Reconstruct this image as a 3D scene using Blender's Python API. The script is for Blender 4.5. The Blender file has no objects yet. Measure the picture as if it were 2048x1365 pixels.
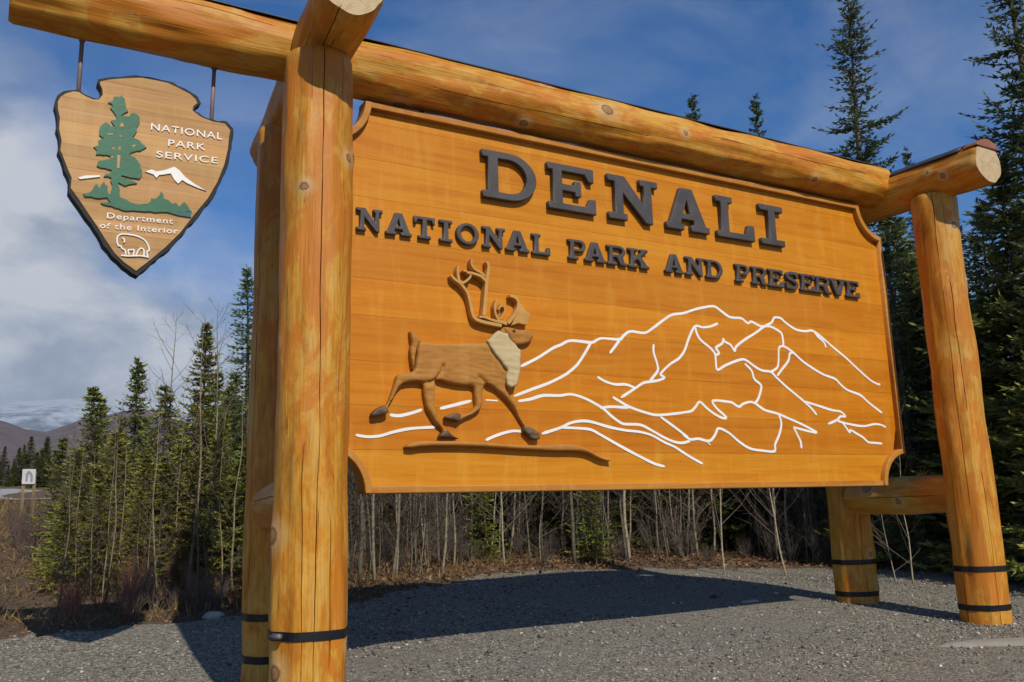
import bpy, math, random
import numpy as np
from mathutils import Vector, Matrix, noise as mnoise
from mathutils.geometry import delaunay_2d_cdt

# ------------------------------------------------------------------ camera, sky, sun, exposure
scene = bpy.context.scene
COL = scene.collection
cam_d = bpy.data.cameras.new('camera'); cam = bpy.data.objects.new('camera', cam_d); COL.objects.link(cam)
cam_d.sensor_width = 36; cam_d.lens = 31.913; cam_d.clip_start = .05; cam_d.clip_end = 20000
CAM = Vector((-1.6934, -5.1536, -0.1552))
cam.matrix_world = Matrix(((0.8655, -0.0690, -0.4962, CAM.x), (-0.5001, -0.1787, -0.8474, CAM.y), (-0.0302, 0.9815, -0.1892, CAM.z), (0, 0, 0, 1)))
scene.camera = cam
SUN_DIR = Vector((.045, 1, -.88)).normalized()          # the way the sunlight travels
EL = math.asin(-SUN_DIR.z); ROT = math.atan2(-SUN_DIR.x, -SUN_DIR.y)
sl = bpy.data.lights.new('sun', 'SUN'); so = bpy.data.objects.new('sun', sl); COL.objects.link(so)
sl.energy = 5.0; sl.angle = math.radians(.5); sl.color = (1, .93, .82)
so.rotation_euler = SUN_DIR.to_track_quat('-Z', 'Y').to_euler(); so.location = (0, -20, 20)
vs = scene.view_settings
vs.view_transform = 'Standard'; vs.look = 'None'; vs.exposure = -.24; vs.gamma = 1; vs.use_curve_mapping = False

class NT:
    """small helper for building node trees"""
    def __init__(s, tree): s.t = tree; s.n = tree.nodes; s.l = tree.links
    def node(s, typ, ins=None, **kw):
        n = s.n.new(typ)
        for k, v in kw.items(): setattr(n, k, v)
        for k, v in (ins or {}).items(): s.set(n.inputs[k], v)
        return n
    def set(s, sock, v):
        if hasattr(v, 'is_output') or isinstance(v, bpy.types.NodeSocket): s.l.new(v, sock)
        else: sock.default_value = v
    def math(s, op, a, b=0.0, c=None, clamp=False):
        n = s.n.new('ShaderNodeMath'); n.operation = op; n.use_clamp = clamp
        s.set(n.inputs[0], a); s.set(n.inputs[1], b)
        if c is not None: s.set(n.inputs[2], c)
        return n.outputs[0]
    def mix(s, f, a, b, mode='MIX'):
        n = s.n.new('ShaderNodeMix'); n.data_type = 'RGBA'; n.blend_type = mode; n.clamp_factor = True
        s.set(n.inputs[0], f); s.set(n.inputs[6], a if not isinstance(a, tuple) or len(a) == 4 else (*a, 1)); s.set(n.inputs[7], b if not isinstance(b, tuple) or len(b) == 4 else (*b, 1))
        return n.outputs[2]
    def ramp(s, f, pts):
        n = s.n.new('ShaderNodeValToRGB'); e = n.color_ramp.elements
        while len(e) < len(pts): e.new(.5)
        for el, (p, c) in zip(e, pts):
            el.position = p; el.color = (c, c, c, 1) if not isinstance(c, tuple) else (*c, 1)
        s.set(n.inputs[0], f); return n.outputs[0]
    def noise(s, vec, scale, detail=4, rough=.55, dist=0.0):
        n = s.n.new('ShaderNodeTexNoise'); s.set(n.inputs['Vector'], vec)
        n.inputs['Scale'].default_value = scale; n.inputs['Detail'].default_value = detail; n.inputs['Roughness'].default_value = rough; n.inputs['Distortion'].default_value = dist
        return n.outputs[0]
    def vor(s, vec, scale, feature='F1', rnd=1.0):
        n = s.n.new('ShaderNodeTexVoronoi'); n.feature = feature; s.set(n.inputs['Vector'], vec)
        n.inputs['Scale'].default_value = scale; n.inputs['Randomness'].default_value = rnd; return n
    def scale(s, vec, v, loc=(0, 0, 0)):
        n = s.n.new('ShaderNodeMapping'); s.set(n.inputs[0], vec); n.inputs[3].default_value = v; n.inputs[1].default_value = loc; return n.outputs[0]

# world: Nishita sky with a low bank of cloud and thin cirrus, all by direction
w = bpy.data.worlds.new('World'); scene.world = w; w.use_nodes = True
N = NT(w.node_tree); N.n.clear()
sky = N.node('ShaderNodeTexSky', sky_type='NISHITA', sun_disc=False, sun_elevation=EL, sun_rotation=ROT, altitude=600, air_density=1.0, dust_density=.0, ozone_density=2.0)
tc = N.node('ShaderNodeTexCoord'); dirv = tc.outputs['Generated']
sep = N.node('ShaderNodeSeparateXYZ', {0: dirv})
az = N.math('ARCTAN2', sep.outputs[0], sep.outputs[1])
el = N.math('MULTIPLY', N.math('ARCSINE', sep.outputs[2]), 57.2958)
azn = N.math('MULTIPLY_ADD', az, 1 / (2 * math.pi), .5)
elb = N.ramp(azn, [(0.0, .10), (.36, .16), (.46, .30), (.49, .33), (.502, .31), (.512, .255), (.53, .19), (.56, .135), (.67, .15), (.80, .11), (1.0, .10)])   # top of the cloud bank / 80 deg
n1 = N.noise(N.scale(dirv, (3, 3, 5)), 2.2, 6, .55, .3)
n2 = N.noise(N.scale(dirv, (3, 3, 5), (4, 2, 7)), 2.4, 6, .58, .3)
top = N.math('MULTIPLY_ADD', elb, 80, N.math('MULTIPLY', N.math('SUBTRACT', n1, .5), 16))
m_bank = N.ramp(N.math('MULTIPLY_ADD', N.math('SUBTRACT', top, el), .10, .5, clamp=True), [(.0, 0.0), (.5, .42), (1.0, 1.0)])
cir = N.scale(dirv, (1.6, 3, 5)); nc = N.noise(cir, 1.7, 7, .6, .5)
m_cir = N.math('MULTIPLY', N.ramp(nc, [(.42, 0.0), (.74, 1.0)]), .28)
m_all = N.math('MAXIMUM', N.math('MULTIPLY', m_bank, .93), m_cir)
ccol = N.ramp(N.math('MULTIPLY_ADD', n2, .8, N.math('MULTIPLY', n1, .2)), [(.32, (.29, .35, .46)), (.44, (.42, .48, .58)), (.58, (.72, .75, .80))])
tint = N.mix(1.0, sky.outputs[0], (.30, .97, 1.60), 'MULTIPLY')
bg1 = N.node('ShaderNodeBackground', {'Color': tint, 'Strength': .080})
bg2 = N.node('ShaderNodeBackground', {'Color': ccol, 'Strength': 1.0})
mx = N.node('ShaderNodeMixShader', {0: m_all, 1: bg1.outputs[0], 2: bg2.outputs[0]})
N.node('ShaderNodeOutputWorld', {0: mx.outputs[0]})

# outlines traced in board coordinates (metres)
BODY=[(0.626,0.944),(0.717,0.944),(0.841,0.95),(0.967,0.962),(1.044,0.967),(1.116,0.983),(1.191,1.043),(1.221,1.069),(1.232,1.089),(1.3,1.089),(1.367,1.08),(1.422,1.084),(1.45,1.071),(1.477,1.055),(1.484,1.035),(1.469,1.003),(1.439,0.975),(1.39,0.959),(1.352,0.952),(1.341,0.911),(1.324,0.839),(1.308,0.767),(1.273,0.707),(1.252,0.68),(1.283,0.626),(1.316,0.604),(1.334,0.558),(1.349,0.512),(1.384,0.458),(1.413,0.433),(1.457,0.411),(1.497,0.379),(1.505,0.342),(1.477,0.327),(1.433,0.331),(1.394,0.363),(1.368,0.391),(1.367,0.422),(1.331,0.475),(1.293,0.531),(1.242,0.587),(1.191,0.631),(1.14,0.664),(1.108,0.674),(1.088,0.666),(1.081,0.595),(1.078,0.555),(1.058,0.515),(1.006,0.479),(0.945,0.455),(0.905,0.432),(0.868,0.438),(0.807,0.449),(0.797,0.471),(0.82,0.485),(0.882,0.504),(0.919,0.495),(0.957,0.506),(0.999,0.535),(1.008,0.558),(1.003,0.603),(0.998,0.658),(0.96,0.66),(0.885,0.664),(0.811,0.674),(0.762,0.687),(0.745,0.684),(0.744,0.626),(0.738,0.56),(0.749,0.505),(0.77,0.451),(0.794,0.418),(0.82,0.395),(0.844,0.37),(0.878,0.348),(0.897,0.332),(0.829,0.329),(0.762,0.334),(0.756,0.352),(0.773,0.374),(0.763,0.396),(0.731,0.417),(0.698,0.466),(0.669,0.511),(0.657,0.557),(0.644,0.622),(0.641,0.664),(0.593,0.668),(0.532,0.659),(0.511,0.647),(0.487,0.614),(0.462,0.569),(0.436,0.53),(0.426,0.504),(0.426,0.479),(0.395,0.462),(0.349,0.452),(0.312,0.453),(0.305,0.474),(0.333,0.506),(0.367,0.525),(0.395,0.532),(0.409,0.546),(0.435,0.614),(0.453,0.668),(0.465,0.71),(0.488,0.733),(0.535,0.747),(0.58,0.756),(0.595,0.808),(0.604,0.864),(0.608,0.909)]
TAIL=[(0.568,0.996),(0.586,0.991),(0.606,0.973),(0.637,0.945),(0.624,0.917),(0.605,0.866),(0.597,0.81),(0.589,0.756),(0.58,0.776),(0.571,0.82),(0.567,0.875),(0.577,0.918),(0.57,0.962)]
MANE=[(1.107,0.976),(1.185,1.04),(1.258,1.034),(1.29,0.977),(1.336,0.938),(1.356,0.928),(1.345,0.85),(1.35,0.803),(1.336,0.755),(1.314,0.684),(1.272,0.671),(1.24,0.687),(1.233,0.727),(1.25,0.786),(1.205,0.842),(1.154,0.897),(1.123,0.936)]
HOOVES=[[(1.366,0.421),(1.404,0.429),(1.451,0.409),(1.49,0.378),(1.498,0.341),(1.471,0.326),(1.427,0.33),(1.388,0.362),(1.362,0.39)],[(0.894,0.431),(0.863,0.437),(0.802,0.448),(0.792,0.47),(0.815,0.484),(0.877,0.502),(0.911,0.492),(0.915,0.465)],[(0.813,0.394),(0.839,0.369),(0.873,0.347),(0.891,0.331),(0.824,0.328),(0.757,0.333),(0.752,0.351),(0.77,0.375)],[(0.422,0.502),(0.421,0.478),(0.391,0.461),(0.345,0.451),(0.308,0.452),(0.301,0.473),(0.329,0.505),(0.363,0.524),(0.393,0.531)]]
GROOVES=[[(0.79,0.789),(0.777,0.749),(0.745,0.709),(0.709,0.685),(0.636,0.67),(0.565,0.664)],[(1.046,0.729),(1.084,0.708),(1.115,0.669)],[(1.111,0.981),(1.154,0.897),(1.205,0.842),(1.243,0.786)],[(1.226,1.086),(1.258,1.034),(1.29,0.977),(1.346,0.95)]]
ANTLER1=[([(1.221,1.084),(1.152,1.089),(1.074,1.099),(1.025,1.114),(1.005,1.145),(0.992,1.203),(0.975,1.272),(0.945,1.316),(0.912,1.346),(0.877,1.366),(0.856,1.389)],26),([(0.927,1.336),(0.906,1.377),(0.901,1.418),(0.908,1.454)],20),([(0.925,1.338),(0.964,1.36),(0.997,1.399),(0.965,1.425),(0.942,1.425)],16),([(1.219,1.102),(1.153,1.113),(1.088,1.129),(1.051,1.126)],20),([(1.086,1.138),(1.095,1.2),(1.106,1.297),(1.116,1.382),(1.132,1.468),(1.12,1.509)],30),([(1.108,1.375),(1.069,1.403),(1.011,1.416),(0.965,1.418)],24),([(1.102,1.404),(1.063,1.43),(1.028,1.444),(1.003,1.471),(1.004,1.511)],18)]
ANTLER2=[([(1.262,1.097),(1.209,1.114),(1.181,1.15),(1.172,1.203),(1.189,1.252)],22),([(1.269,1.102),(1.311,1.149),(1.344,1.2),(1.354,1.249),(1.334,1.281),(1.289,1.294)],26),([(1.209,1.122),(1.245,1.179),(1.239,1.215)],14),([(1.198,1.187),(1.226,1.231)],12)]
SHOVEL=[(1.329,1.15),(1.355,1.219),(1.376,1.249),(1.405,1.208),(1.446,1.184),(1.431,1.147),(1.415,1.104),(1.351,1.111),(1.3,1.092)]
STRIP=[(0.525,0.275),(0.56,0.303),(0.648,0.318),(0.78,0.319),(0.89,0.321),(1.078,0.315),(1.272,0.304),(1.473,0.301),(1.681,0.312),(1.795,0.305),(1.866,0.282),(1.937,0.247),(2.009,0.217),(2.074,0.197),(1.978,0.205),(1.864,0.248),(1.749,0.259),(1.609,0.258),(1.337,0.267),(1.077,0.279),(0.828,0.282),(0.648,0.277),(0.572,0.267)]
LINES=[[(1.385,0.826),(1.519,0.891),(1.646,0.967),(1.715,0.996),(1.798,1.031),(1.969,1.03),(2.012,1.046),(2.067,1.067),(2.221,1.071),(2.26,1.1),(2.326,1.137),(2.453,1.135),(2.534,1.177),(2.645,1.25),(2.729,1.296),(2.836,1.316),(2.936,1.35),(3.036,1.378),(3.152,1.399),(3.221,1.37),(3.297,1.331),(3.348,1.325),(3.437,1.326),(3.501,1.292),(3.543,1.309),(3.643,1.278),(3.737,1.286),(3.827,1.26),(3.871,1.229),(3.877,1.149),(3.872,1.131)],[(2.227,1.072),(2.18,1.017),(2.128,0.963)],[(1.969,1.03),(1.924,0.965),(1.873,0.898),(1.829,0.851),(1.74,0.788),(1.601,0.723),(1.466,0.675),(1.324,0.622)],[(0.442,0.474),(0.506,0.47),(0.588,0.489),(0.66,0.513)],[(0.781,0.522),(0.881,0.548),(1.007,0.581)],[(1.111,0.59),(1.202,0.588)],[(1.355,0.591),(1.453,0.608),(1.552,0.636),(1.687,0.641),(1.779,0.654),(1.882,0.634),(1.974,0.599),(2.049,0.562),(2.112,0.515),(2.182,0.473),(2.23,0.459),(2.366,0.457),(2.464,0.42),(2.576,0.371),(2.664,0.342),(2.742,0.333),(2.824,0.35)],[(2.019,0.566),(2.116,0.579),(2.238,0.578),(2.288,0.585)],[(2.133,0.649),(2.192,0.621),(2.275,0.584),(2.41,0.549),(2.524,0.532),(2.694,0.547),(2.788,0.56),(2.853,0.572),(2.897,0.605),(2.941,0.643),(3.006,0.598),(3.085,0.553),(3.153,0.528),(3.195,0.529),(3.169,0.555),(3.103,0.601),(3.066,0.647),(3.095,0.659),(3.179,0.657),(3.264,0.649),(3.305,0.629),(3.341,0.62),(3.379,0.642),(3.455,0.661),(3.506,0.652),(3.555,0.627),(3.612,0.601),(3.746,0.577),(3.865,0.542),(3.987,0.506),(4.078,0.474),(4.17,0.437),(4.106,0.441),(3.981,0.461),(3.916,0.471),(3.924,0.449),(3.957,0.393),(3.975,0.355),(3.977,0.305)],[(2.206,0.647),(2.334,0.717),(2.413,0.761),(2.478,0.774),(2.557,0.788),(2.617,0.812),(2.579,0.831),(2.615,0.869),(2.685,0.92),(2.769,0.967),(2.829,1.034),(2.874,1.123),(2.945,1.223),(3.022,1.221),(3.108,1.236),(3.182,1.266)],[(2.008,0.787),(2.079,0.756),(2.163,0.74),(2.249,0.744),(2.31,0.731),(2.335,0.722)],[(2.532,1.057),(2.527,0.994),(2.553,0.912),(2.556,0.861),(2.506,0.807),(2.478,0.78)],[(2.945,1.22),(2.96,1.162),(2.998,1.116),(3.064,1.077),(3.111,1.042),(3.129,1.01),(3.131,0.956),(3.139,0.897),(3.221,0.934),(3.326,0.973),(3.409,0.995),(3.46,0.986),(3.545,0.941),(3.618,0.917),(3.709,0.911),(3.765,0.869),(3.866,0.8),(3.954,0.747),(4.05,0.689),(4.131,0.634),(4.189,0.579)],[(3.129,1.01),(3.17,1.029),(3.141,1.066),(3.164,1.084),(3.21,1.109),(3.228,1.148),(3.236,1.125),(3.296,1.103),(3.335,1.056),(3.353,1.091),(3.448,1.153),(3.576,1.219),(3.674,1.277),(3.764,1.319),(3.8,1.362),(3.871,1.363),(3.93,1.327),(4.037,1.282),(4.15,1.276),(4.234,1.286),(4.344,1.234),(4.469,1.159),(4.612,1.079),(4.74,0.995),(4.886,0.906),(4.971,0.874),(5.016,0.87)],[(4.25,1.281),(4.294,1.237),(4.356,1.199),(4.375,1.153)],[(3.709,0.911),(3.782,0.949),(3.805,1.007),(3.815,1.087),(3.834,1.123),(3.89,1.127),(3.98,1.086),(4.084,1.018),(4.207,0.961),(4.317,0.92),(4.448,0.891),(4.51,0.847),(4.589,0.803),(4.74,0.767),(4.821,0.717),(4.903,0.671),(5.003,0.62)],[(3.774,0.881),(3.836,0.94),(3.916,1.013),(3.939,1.072),(3.98,1.086)],[(3.428,0.962),(3.497,0.911),(3.519,0.846),(3.582,0.804),(3.586,0.771),(3.547,0.692),(3.506,0.652)],[(4.05,0.689),(4.248,0.65),(4.377,0.625),(4.476,0.616),(4.53,0.577),(4.471,0.576),(4.424,0.545),(4.311,0.508)],[(4.423,0.539),(4.53,0.519),(4.734,0.5),(4.879,0.521),(4.968,0.517),(5.028,0.497)],[(4.481,0.529),(4.525,0.484),(4.562,0.444),(4.577,0.464),(4.638,0.44),(4.72,0.406),(4.784,0.366),(4.871,0.361),(4.96,0.356)],[(3.753,0.572),(3.775,0.501),(3.742,0.412),(3.687,0.334),(3.673,0.28),(3.546,0.284),(3.415,0.299),(3.305,0.351),(3.212,0.413),(3.11,0.448),(3.07,0.4),(3.024,0.357),(2.976,0.352),(2.902,0.366),(2.821,0.36),(2.757,0.394),(2.799,0.375),(2.686,0.444),(2.549,0.522)],[(2.976,0.352),(3.014,0.321)],[(1.103,0.328),(1.195,0.364),(1.302,0.391),(1.382,0.39)],[(1.53,0.377),(1.688,0.423),(1.757,0.453),(1.85,0.471),(1.943,0.467),(2.083,0.436),(2.227,0.415),(2.35,0.407),(2.462,0.384),(2.573,0.336),(2.67,0.302),(2.797,0.237),(2.926,0.181)],[(1.688,0.423),(1.824,0.421),(1.928,0.414),(2.008,0.381),(2.171,0.306),(2.338,0.234),(2.472,0.181),(2.565,0.161)],[(0.222,0.347),(0.3,0.337),(0.379,0.344),(0.459,0.367),(0.564,0.39),(0.671,0.4),(0.749,0.405)]]
EM_OUT=[(-1.484,2.144),(-1.472,2.175),(-1.442,2.21),(-1.399,2.231),(-1.367,2.231),(-1.337,2.214),(-1.296,2.201),(-1.271,2.206),(-1.256,2.236),(-1.262,2.264),(-1.282,2.294),(-1.277,2.315),(-1.236,2.337),(-1.178,2.357),(-1.12,2.373),(-1.052,2.391),(-0.982,2.392),(-0.911,2.393),(-0.848,2.377),(-0.774,2.353),(-0.741,2.329),(-0.719,2.293),(-0.753,2.26),(-0.757,2.239),(-0.705,2.214),(-0.65,2.2),(-0.566,2.207),(-0.527,2.173),(-0.53,2.116),(-0.537,2.043),(-0.557,1.918),(-0.591,1.812),(-0.634,1.716),(-0.703,1.607),(-0.788,1.48),(-0.854,1.385),(-0.928,1.311),(-1.024,1.205),(-1.101,1.254),(-1.152,1.303),(-1.204,1.36),(-1.248,1.437),(-1.299,1.503),(-1.351,1.578),(-1.393,1.635),(-1.389,1.7),(-1.416,1.751),(-1.439,1.821),(-1.457,1.855),(-1.449,1.912),(-1.468,1.983),(-1.468,2.048),(-1.484,2.111)]
EM_IN=[(-1.47,2.14),(-1.46,2.168),(-1.434,2.195),(-1.399,2.215),(-1.371,2.217),(-1.337,2.2),(-1.296,2.189),(-1.268,2.196),(-1.249,2.229),(-1.254,2.262),(-1.268,2.29),(-1.265,2.304),(-1.22,2.326),(-1.154,2.348),(-1.052,2.376),(-0.983,2.377),(-0.912,2.376),(-0.858,2.36),(-0.785,2.334),(-0.752,2.307),(-0.742,2.286),(-0.764,2.261),(-0.767,2.233),(-0.716,2.203),(-0.651,2.188),(-0.581,2.189),(-0.548,2.155),(-0.555,2.097),(-0.558,2.036),(-0.577,1.931),(-0.612,1.82),(-0.664,1.708),(-0.732,1.605),(-0.807,1.484),(-0.882,1.389),(-0.955,1.309),(-1.031,1.233),(-1.095,1.275),(-1.146,1.323),(-1.194,1.391),(-1.234,1.454),(-1.285,1.525),(-1.333,1.595),(-1.38,1.657),(-1.379,1.717),(-1.401,1.764),(-1.427,1.829),(-1.442,1.863),(-1.439,1.919),(-1.455,1.981),(-1.455,2.047),(-1.468,2.101)]
EM_TREE=[(-1.164,2.233),(-1.153,2.237),(-1.14,2.223),(-1.129,2.182),(-1.115,2.15),(-1.152,2.122),(-1.11,2.125),(-1.081,2.153),(-1.061,2.145),(-1.053,2.104),(-1.065,2.078),(-1.063,2.044),(-1.083,2.001),(-1.044,1.989),(-1.013,1.956),(-1.041,1.932),(-1.091,1.913),(-1.099,1.895),(-1.069,1.888),(-1.038,1.85),(-1.023,1.796),(-1.042,1.759),(-1.085,1.766),(-1.131,1.768),(-1.138,1.752),(-1.092,1.75),(-1.054,1.738),(-1.074,1.725),(-1.116,1.713),(-1.145,1.723),(-1.139,1.681),(-1.129,1.641),(-1.086,1.624),(-1.036,1.611),(-0.985,1.625),(-0.97,1.661),(-0.953,1.654),(-0.92,1.707),(-0.902,1.671),(-0.875,1.661),(-0.857,1.64),(-0.836,1.657),(-0.822,1.635),(-0.792,1.664),(-0.755,1.611),(-0.846,1.596),(-0.932,1.582),(-1.017,1.574),(-1.1,1.568),(-1.142,1.576),(-1.228,1.589),(-1.184,1.604),(-1.194,1.631),(-1.242,1.62),(-1.31,1.615),(-1.315,1.63),(-1.276,1.655),(-1.258,1.7),(-1.241,1.675),(-1.219,1.72),(-1.201,1.69),(-1.188,1.644),(-1.178,1.666),(-1.183,1.748),(-1.224,1.75),(-1.193,1.767),(-1.181,1.788),(-1.259,1.799),(-1.253,1.827),(-1.197,1.851),(-1.173,1.877),(-1.271,1.866),(-1.264,1.896),(-1.277,1.907),(-1.25,1.927),(-1.263,1.953),(-1.227,1.969),(-1.261,1.982),(-1.255,2.026),(-1.232,2.065),(-1.198,2.049),(-1.18,2.049),(-1.204,2.079),(-1.171,2.09),(-1.19,2.14),(-1.208,2.155),(-1.192,2.168),(-1.222,2.186),(-1.197,2.201),(-1.19,2.222)]
EM_GRASS=[(-0.89,1.591),(-0.755,1.61),(-0.753,1.579),(-0.82,1.58)]
EM_CHIPS=[[(-1.159,1.884),(-1.143,1.882),(-1.146,1.806),(-1.158,1.808)],[(-1.193,1.921),(-1.17,1.925),(-1.18,1.909)],[(-1.217,1.999),(-1.184,2.004),(-1.188,1.995),(-1.214,1.992)],[(-1.151,2.068),(-1.144,2.079),(-1.131,2.057),(-1.153,2.05)],[(-1.156,1.932),(-1.143,1.933),(-1.146,1.91),(-1.154,1.914)],[(-1.155,2.0),(-1.14,1.998),(-1.15,1.989)],[(-1.086,1.955),(-1.062,1.961),(-1.081,1.941)],[(-1.194,1.868),(-1.178,1.876),(-1.185,1.856)]]
EM_SNOW=[[(-1.011,1.812),(-0.977,1.83),(-0.951,1.822),(-0.934,1.828),(-0.9,1.841),(-0.857,1.867),(-0.83,1.853),(-0.793,1.815),(-0.738,1.78),(-0.674,1.751),(-0.72,1.761),(-0.783,1.78),(-0.81,1.795),(-0.831,1.769),(-0.854,1.79),(-0.873,1.824),(-0.907,1.813),(-0.937,1.803),(-0.949,1.784),(-0.967,1.803)],[(-1.348,1.72),(-1.313,1.737),(-1.241,1.751),(-1.24,1.742),(-1.296,1.725),(-1.339,1.712)]]
EM_BISON=[[(-1.133,1.418),(-1.115,1.431),(-1.078,1.434),(-1.032,1.429),(-0.997,1.413),(-0.977,1.386),(-0.969,1.357),(-0.98,1.348),(-0.976,1.321)],[(-0.996,1.319),(-0.997,1.354),(-1.014,1.363),(-1.028,1.343),(-1.037,1.317)],[(-1.051,1.316),(-1.047,1.348),(-1.061,1.348),(-1.077,1.344),(-1.072,1.319)],[(-1.089,1.317),(-1.094,1.342),(-1.108,1.349),(-1.117,1.363),(-1.128,1.363),(-1.137,1.392),(-1.133,1.418)],[(-1.113,1.31),(-1.072,1.311),(-1.014,1.319),(-0.971,1.316)],[(-1.11,1.411),(-1.099,1.398),(-1.102,1.384)]]
EM_TEXT=[('NATIONAL',[(-0.991,2.068),(-0.594,2.083),(-0.993,2.111)]),('PARK',[(-0.895,1.988),(-0.689,2.0),(-0.897,2.029)]),('SERVICE',[(-0.955,1.909),(-0.617,1.93),(-0.956,1.949)]),('Department',[(-1.194,1.512),(-0.851,1.527),(-1.195,1.545)]),('of the Interior',[(-1.227,1.452),(-0.823,1.472),(-1.229,1.485)])]
L1=[('D',1.11,1.538),('E',1.636,2.043),('N',2.16,2.626),('A',2.7,3.13),('L',3.217,3.616),('I',3.695,3.957)]
L2=[('N',0.218,0.391),('A',0.412,0.59),('T',0.607,0.754),('I',0.788,0.88),('O',0.91,1.077),('N',1.106,1.28),('A',1.286,1.47),('L',1.495,1.64),('P',1.795,1.944),('A',1.935,2.117),('R',2.134,2.313),('K',2.326,2.515),('A',2.669,2.848),('N',2.873,3.062),('D',3.077,3.248),('P',3.386,3.534),('R',3.562,3.736),('E',3.748,3.919),('S',3.945,4.089),('E',4.112,4.29),('R',4.287,4.483),('V',4.469,4.67),('E',4.67,4.843)]

# ------------------------------------------------------------------ object helpers
WM = {}                                                     # world matrix of every object made here
def tag(o, label=None, cat=None, group=None, kind=None):
    if label: o['label'] = label
    if cat: o['category'] = cat
    if group: o['group'] = group
    if kind: o['kind'] = kind
    return o
def put(name, data, mat=None, parent=None, M=None, color=None):
    o = bpy.data.objects.new(name, data); COL.objects.link(o)
    M = M or Matrix.Identity(4); o.matrix_basis = M; WM[o.name] = M
    if mat and data is not None and not data.materials: data.materials.append(mat)
    if parent:
        o.parent = parent; o.matrix_parent_inverse = WM[parent.name].inverted()
    if color: o.color = (*color, 1)
    return o
def empty(name, loc, label, cat, group=None):
    o = put(name, None, M=Matrix.Translation(loc)); o.empty_display_size = .2
    return tag(o, label, cat, group)
def mesh_np(name, V, F, smooth=False, attr=None):
    """V (n,3); F (m,k) all with the same number of corners, or a list of faces"""
    me = bpy.data.meshes.new(name)
    if isinstance(F, np.ndarray):
        m, k = F.shape
        me.vertices.add(len(V)); me.vertices.foreach_set('co', np.asarray(V, np.float32).ravel())
        me.loops.add(m * k); me.loops.foreach_set('vertex_index', F.astype(np.int32).ravel())
        me.polygons.add(m); me.polygons.foreach_set('loop_start', np.arange(0, m * k, k, dtype=np.int32))
    else:
        me.from_pydata([tuple(v) for v in V], [], F)
    if smooth: me.polygons.foreach_set('use_smooth', np.ones(len(me.polygons), bool))
    if attr is not None:
        a = me.attributes.new('tint', 'FLOAT', 'POINT'); a.data.foreach_set('value', np.asarray(attr, np.float32))
    me.update(calc_edges=True); return me
def plate_mesh(name, polys, front, depth, bevel=0.0, res=1):
    """closed outlines in board (x,z), holes allowed -> a slab whose front stands at y=front, depth behind it"""
    cu = bpy.data.curves.new(name, 'CURVE'); cu.dimensions = '2D'; cu.fill_mode = 'BOTH'
    cu.extrude = depth / 2 - bevel; cu.bevel_depth = bevel; cu.bevel_resolution = res; cu.offset = -bevel
    for p in polys:
        s = cu.splines.new('POLY'); s.points.add(len(p) - 1); s.use_cyclic_u = True
        for pt, q in zip(s.points, p): pt.co = (q[0], q[1], 0, 1)
    o = bpy.data.objects.new(name, cu); COL.objects.link(o)
    me = bpy.data.meshes.new_from_object(o.evaluated_get(bpy.context.evaluated_depsgraph_get()))
    bpy.data.objects.remove(o); bpy.data.curves.remove(cu)
    me.name = name
    me.transform(Matrix(((1, 0, 0, 0), (0, 0, -1, front + depth / 2), (0, 1, 0, 0), (0, 0, 0, 1))))
    me.materials.clear()
    return me
def join_meshes(name, ms):
    V = []; F = []
    for m in ms:
        b = len(V); V += [v.co.copy() for v in m.vertices]; F += [[i + b for i in p.vertices] for p in m.polygons]
    return mesh_np(name, V, F)
def catmull(p, n=6):
    p = [np.array(q, float) for q in p]; out = []
    for i in range(len(p) - 1):
        a, b, c, d = p[max(i - 1, 0)], p[i], p[i + 1], p[min(i + 2, len(p) - 1)]
        for k in range(n):
            t = k / n; out.append(.5 * ((2 * b) + (c - a) * t + (2 * a - 5 * b + 4 * c - d) * t * t + (3 * b - 3 * c + d - a) * t ** 3))
    out.append(p[-1]); return out
def ribbon(pts, w0, w1=None, n=5, sm=True):
    """outline of a stroke of varying width along a polyline"""
    w1 = w0 if w1 is None else w1
    p = catmull(pts, n) if sm and len(pts) > 2 else [np.array(q, float) for q in pts]
    L = []; R = []
    for i, q in enumerate(p):
        t = p[min(i + 1, len(p) - 1)] - p[max(i - 1, 0)]; t = t / (np.linalg.norm(t) + 1e-9); nn = np.array((-t[1], t[0]))
        ww = (w0 + (w1 - w0) * i / (len(p) - 1)) / 2
        L.append(tuple(q + nn * ww)); R.append(tuple(q - nn * ww))
    return L + R[::-1]
def box_mesh(name, x0, x1, y0, y1, z0, z1, bev=0.0):
    return plate_mesh(name, [[(x0, z0), (x1, z0), (x1, z1), (x0, z1)]], y0, y1 - y0, bev)
def tube(pts, rad, k=6, cap=True):
    """V, F of a tube along pts"""
    V = []; F = []; up = Vector((.31, .17, .93)); P = [Vector(p) for p in pts]
    for i, p in enumerate(P):
        t = (P[min(i + 1, len(P) - 1)] - P[max(i - 1, 0)]).normalized()
        a = t.cross(up)
        if a.length < .05: a = t.cross(Vector((1, 0, 0)))
        a.normalize(); b = t.cross(a)
        r = rad[i] if hasattr(rad, '__len__') else rad
        for j in range(k):
            an = 2 * math.pi * j / k; V.append(p + a * (r * math.cos(an)) + b * (r * math.sin(an)))
    for i in range(len(P) - 1):
        for j in range(k):
            F.append([i * k + j, i * k + (j + 1) % k, (i + 1) * k + (j + 1) % k, (i + 1) * k + j])
    if cap: F.append(list(range(k))[::-1]); F.append([(len(P) - 1) * k + j for j in range(k)])
    return V, F
class MB:
    def __init__(s): s.V = []; s.F = []
    def add(s, VF):
        b = len(s.V); s.V += [tuple(v) for v in VF[0]]; s.F += [[i + b for i in f] for f in VF[1]]; return s
    def mesh(s, name, smooth=True): return mesh_np(name, s.V, s.F, smooth)

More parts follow.
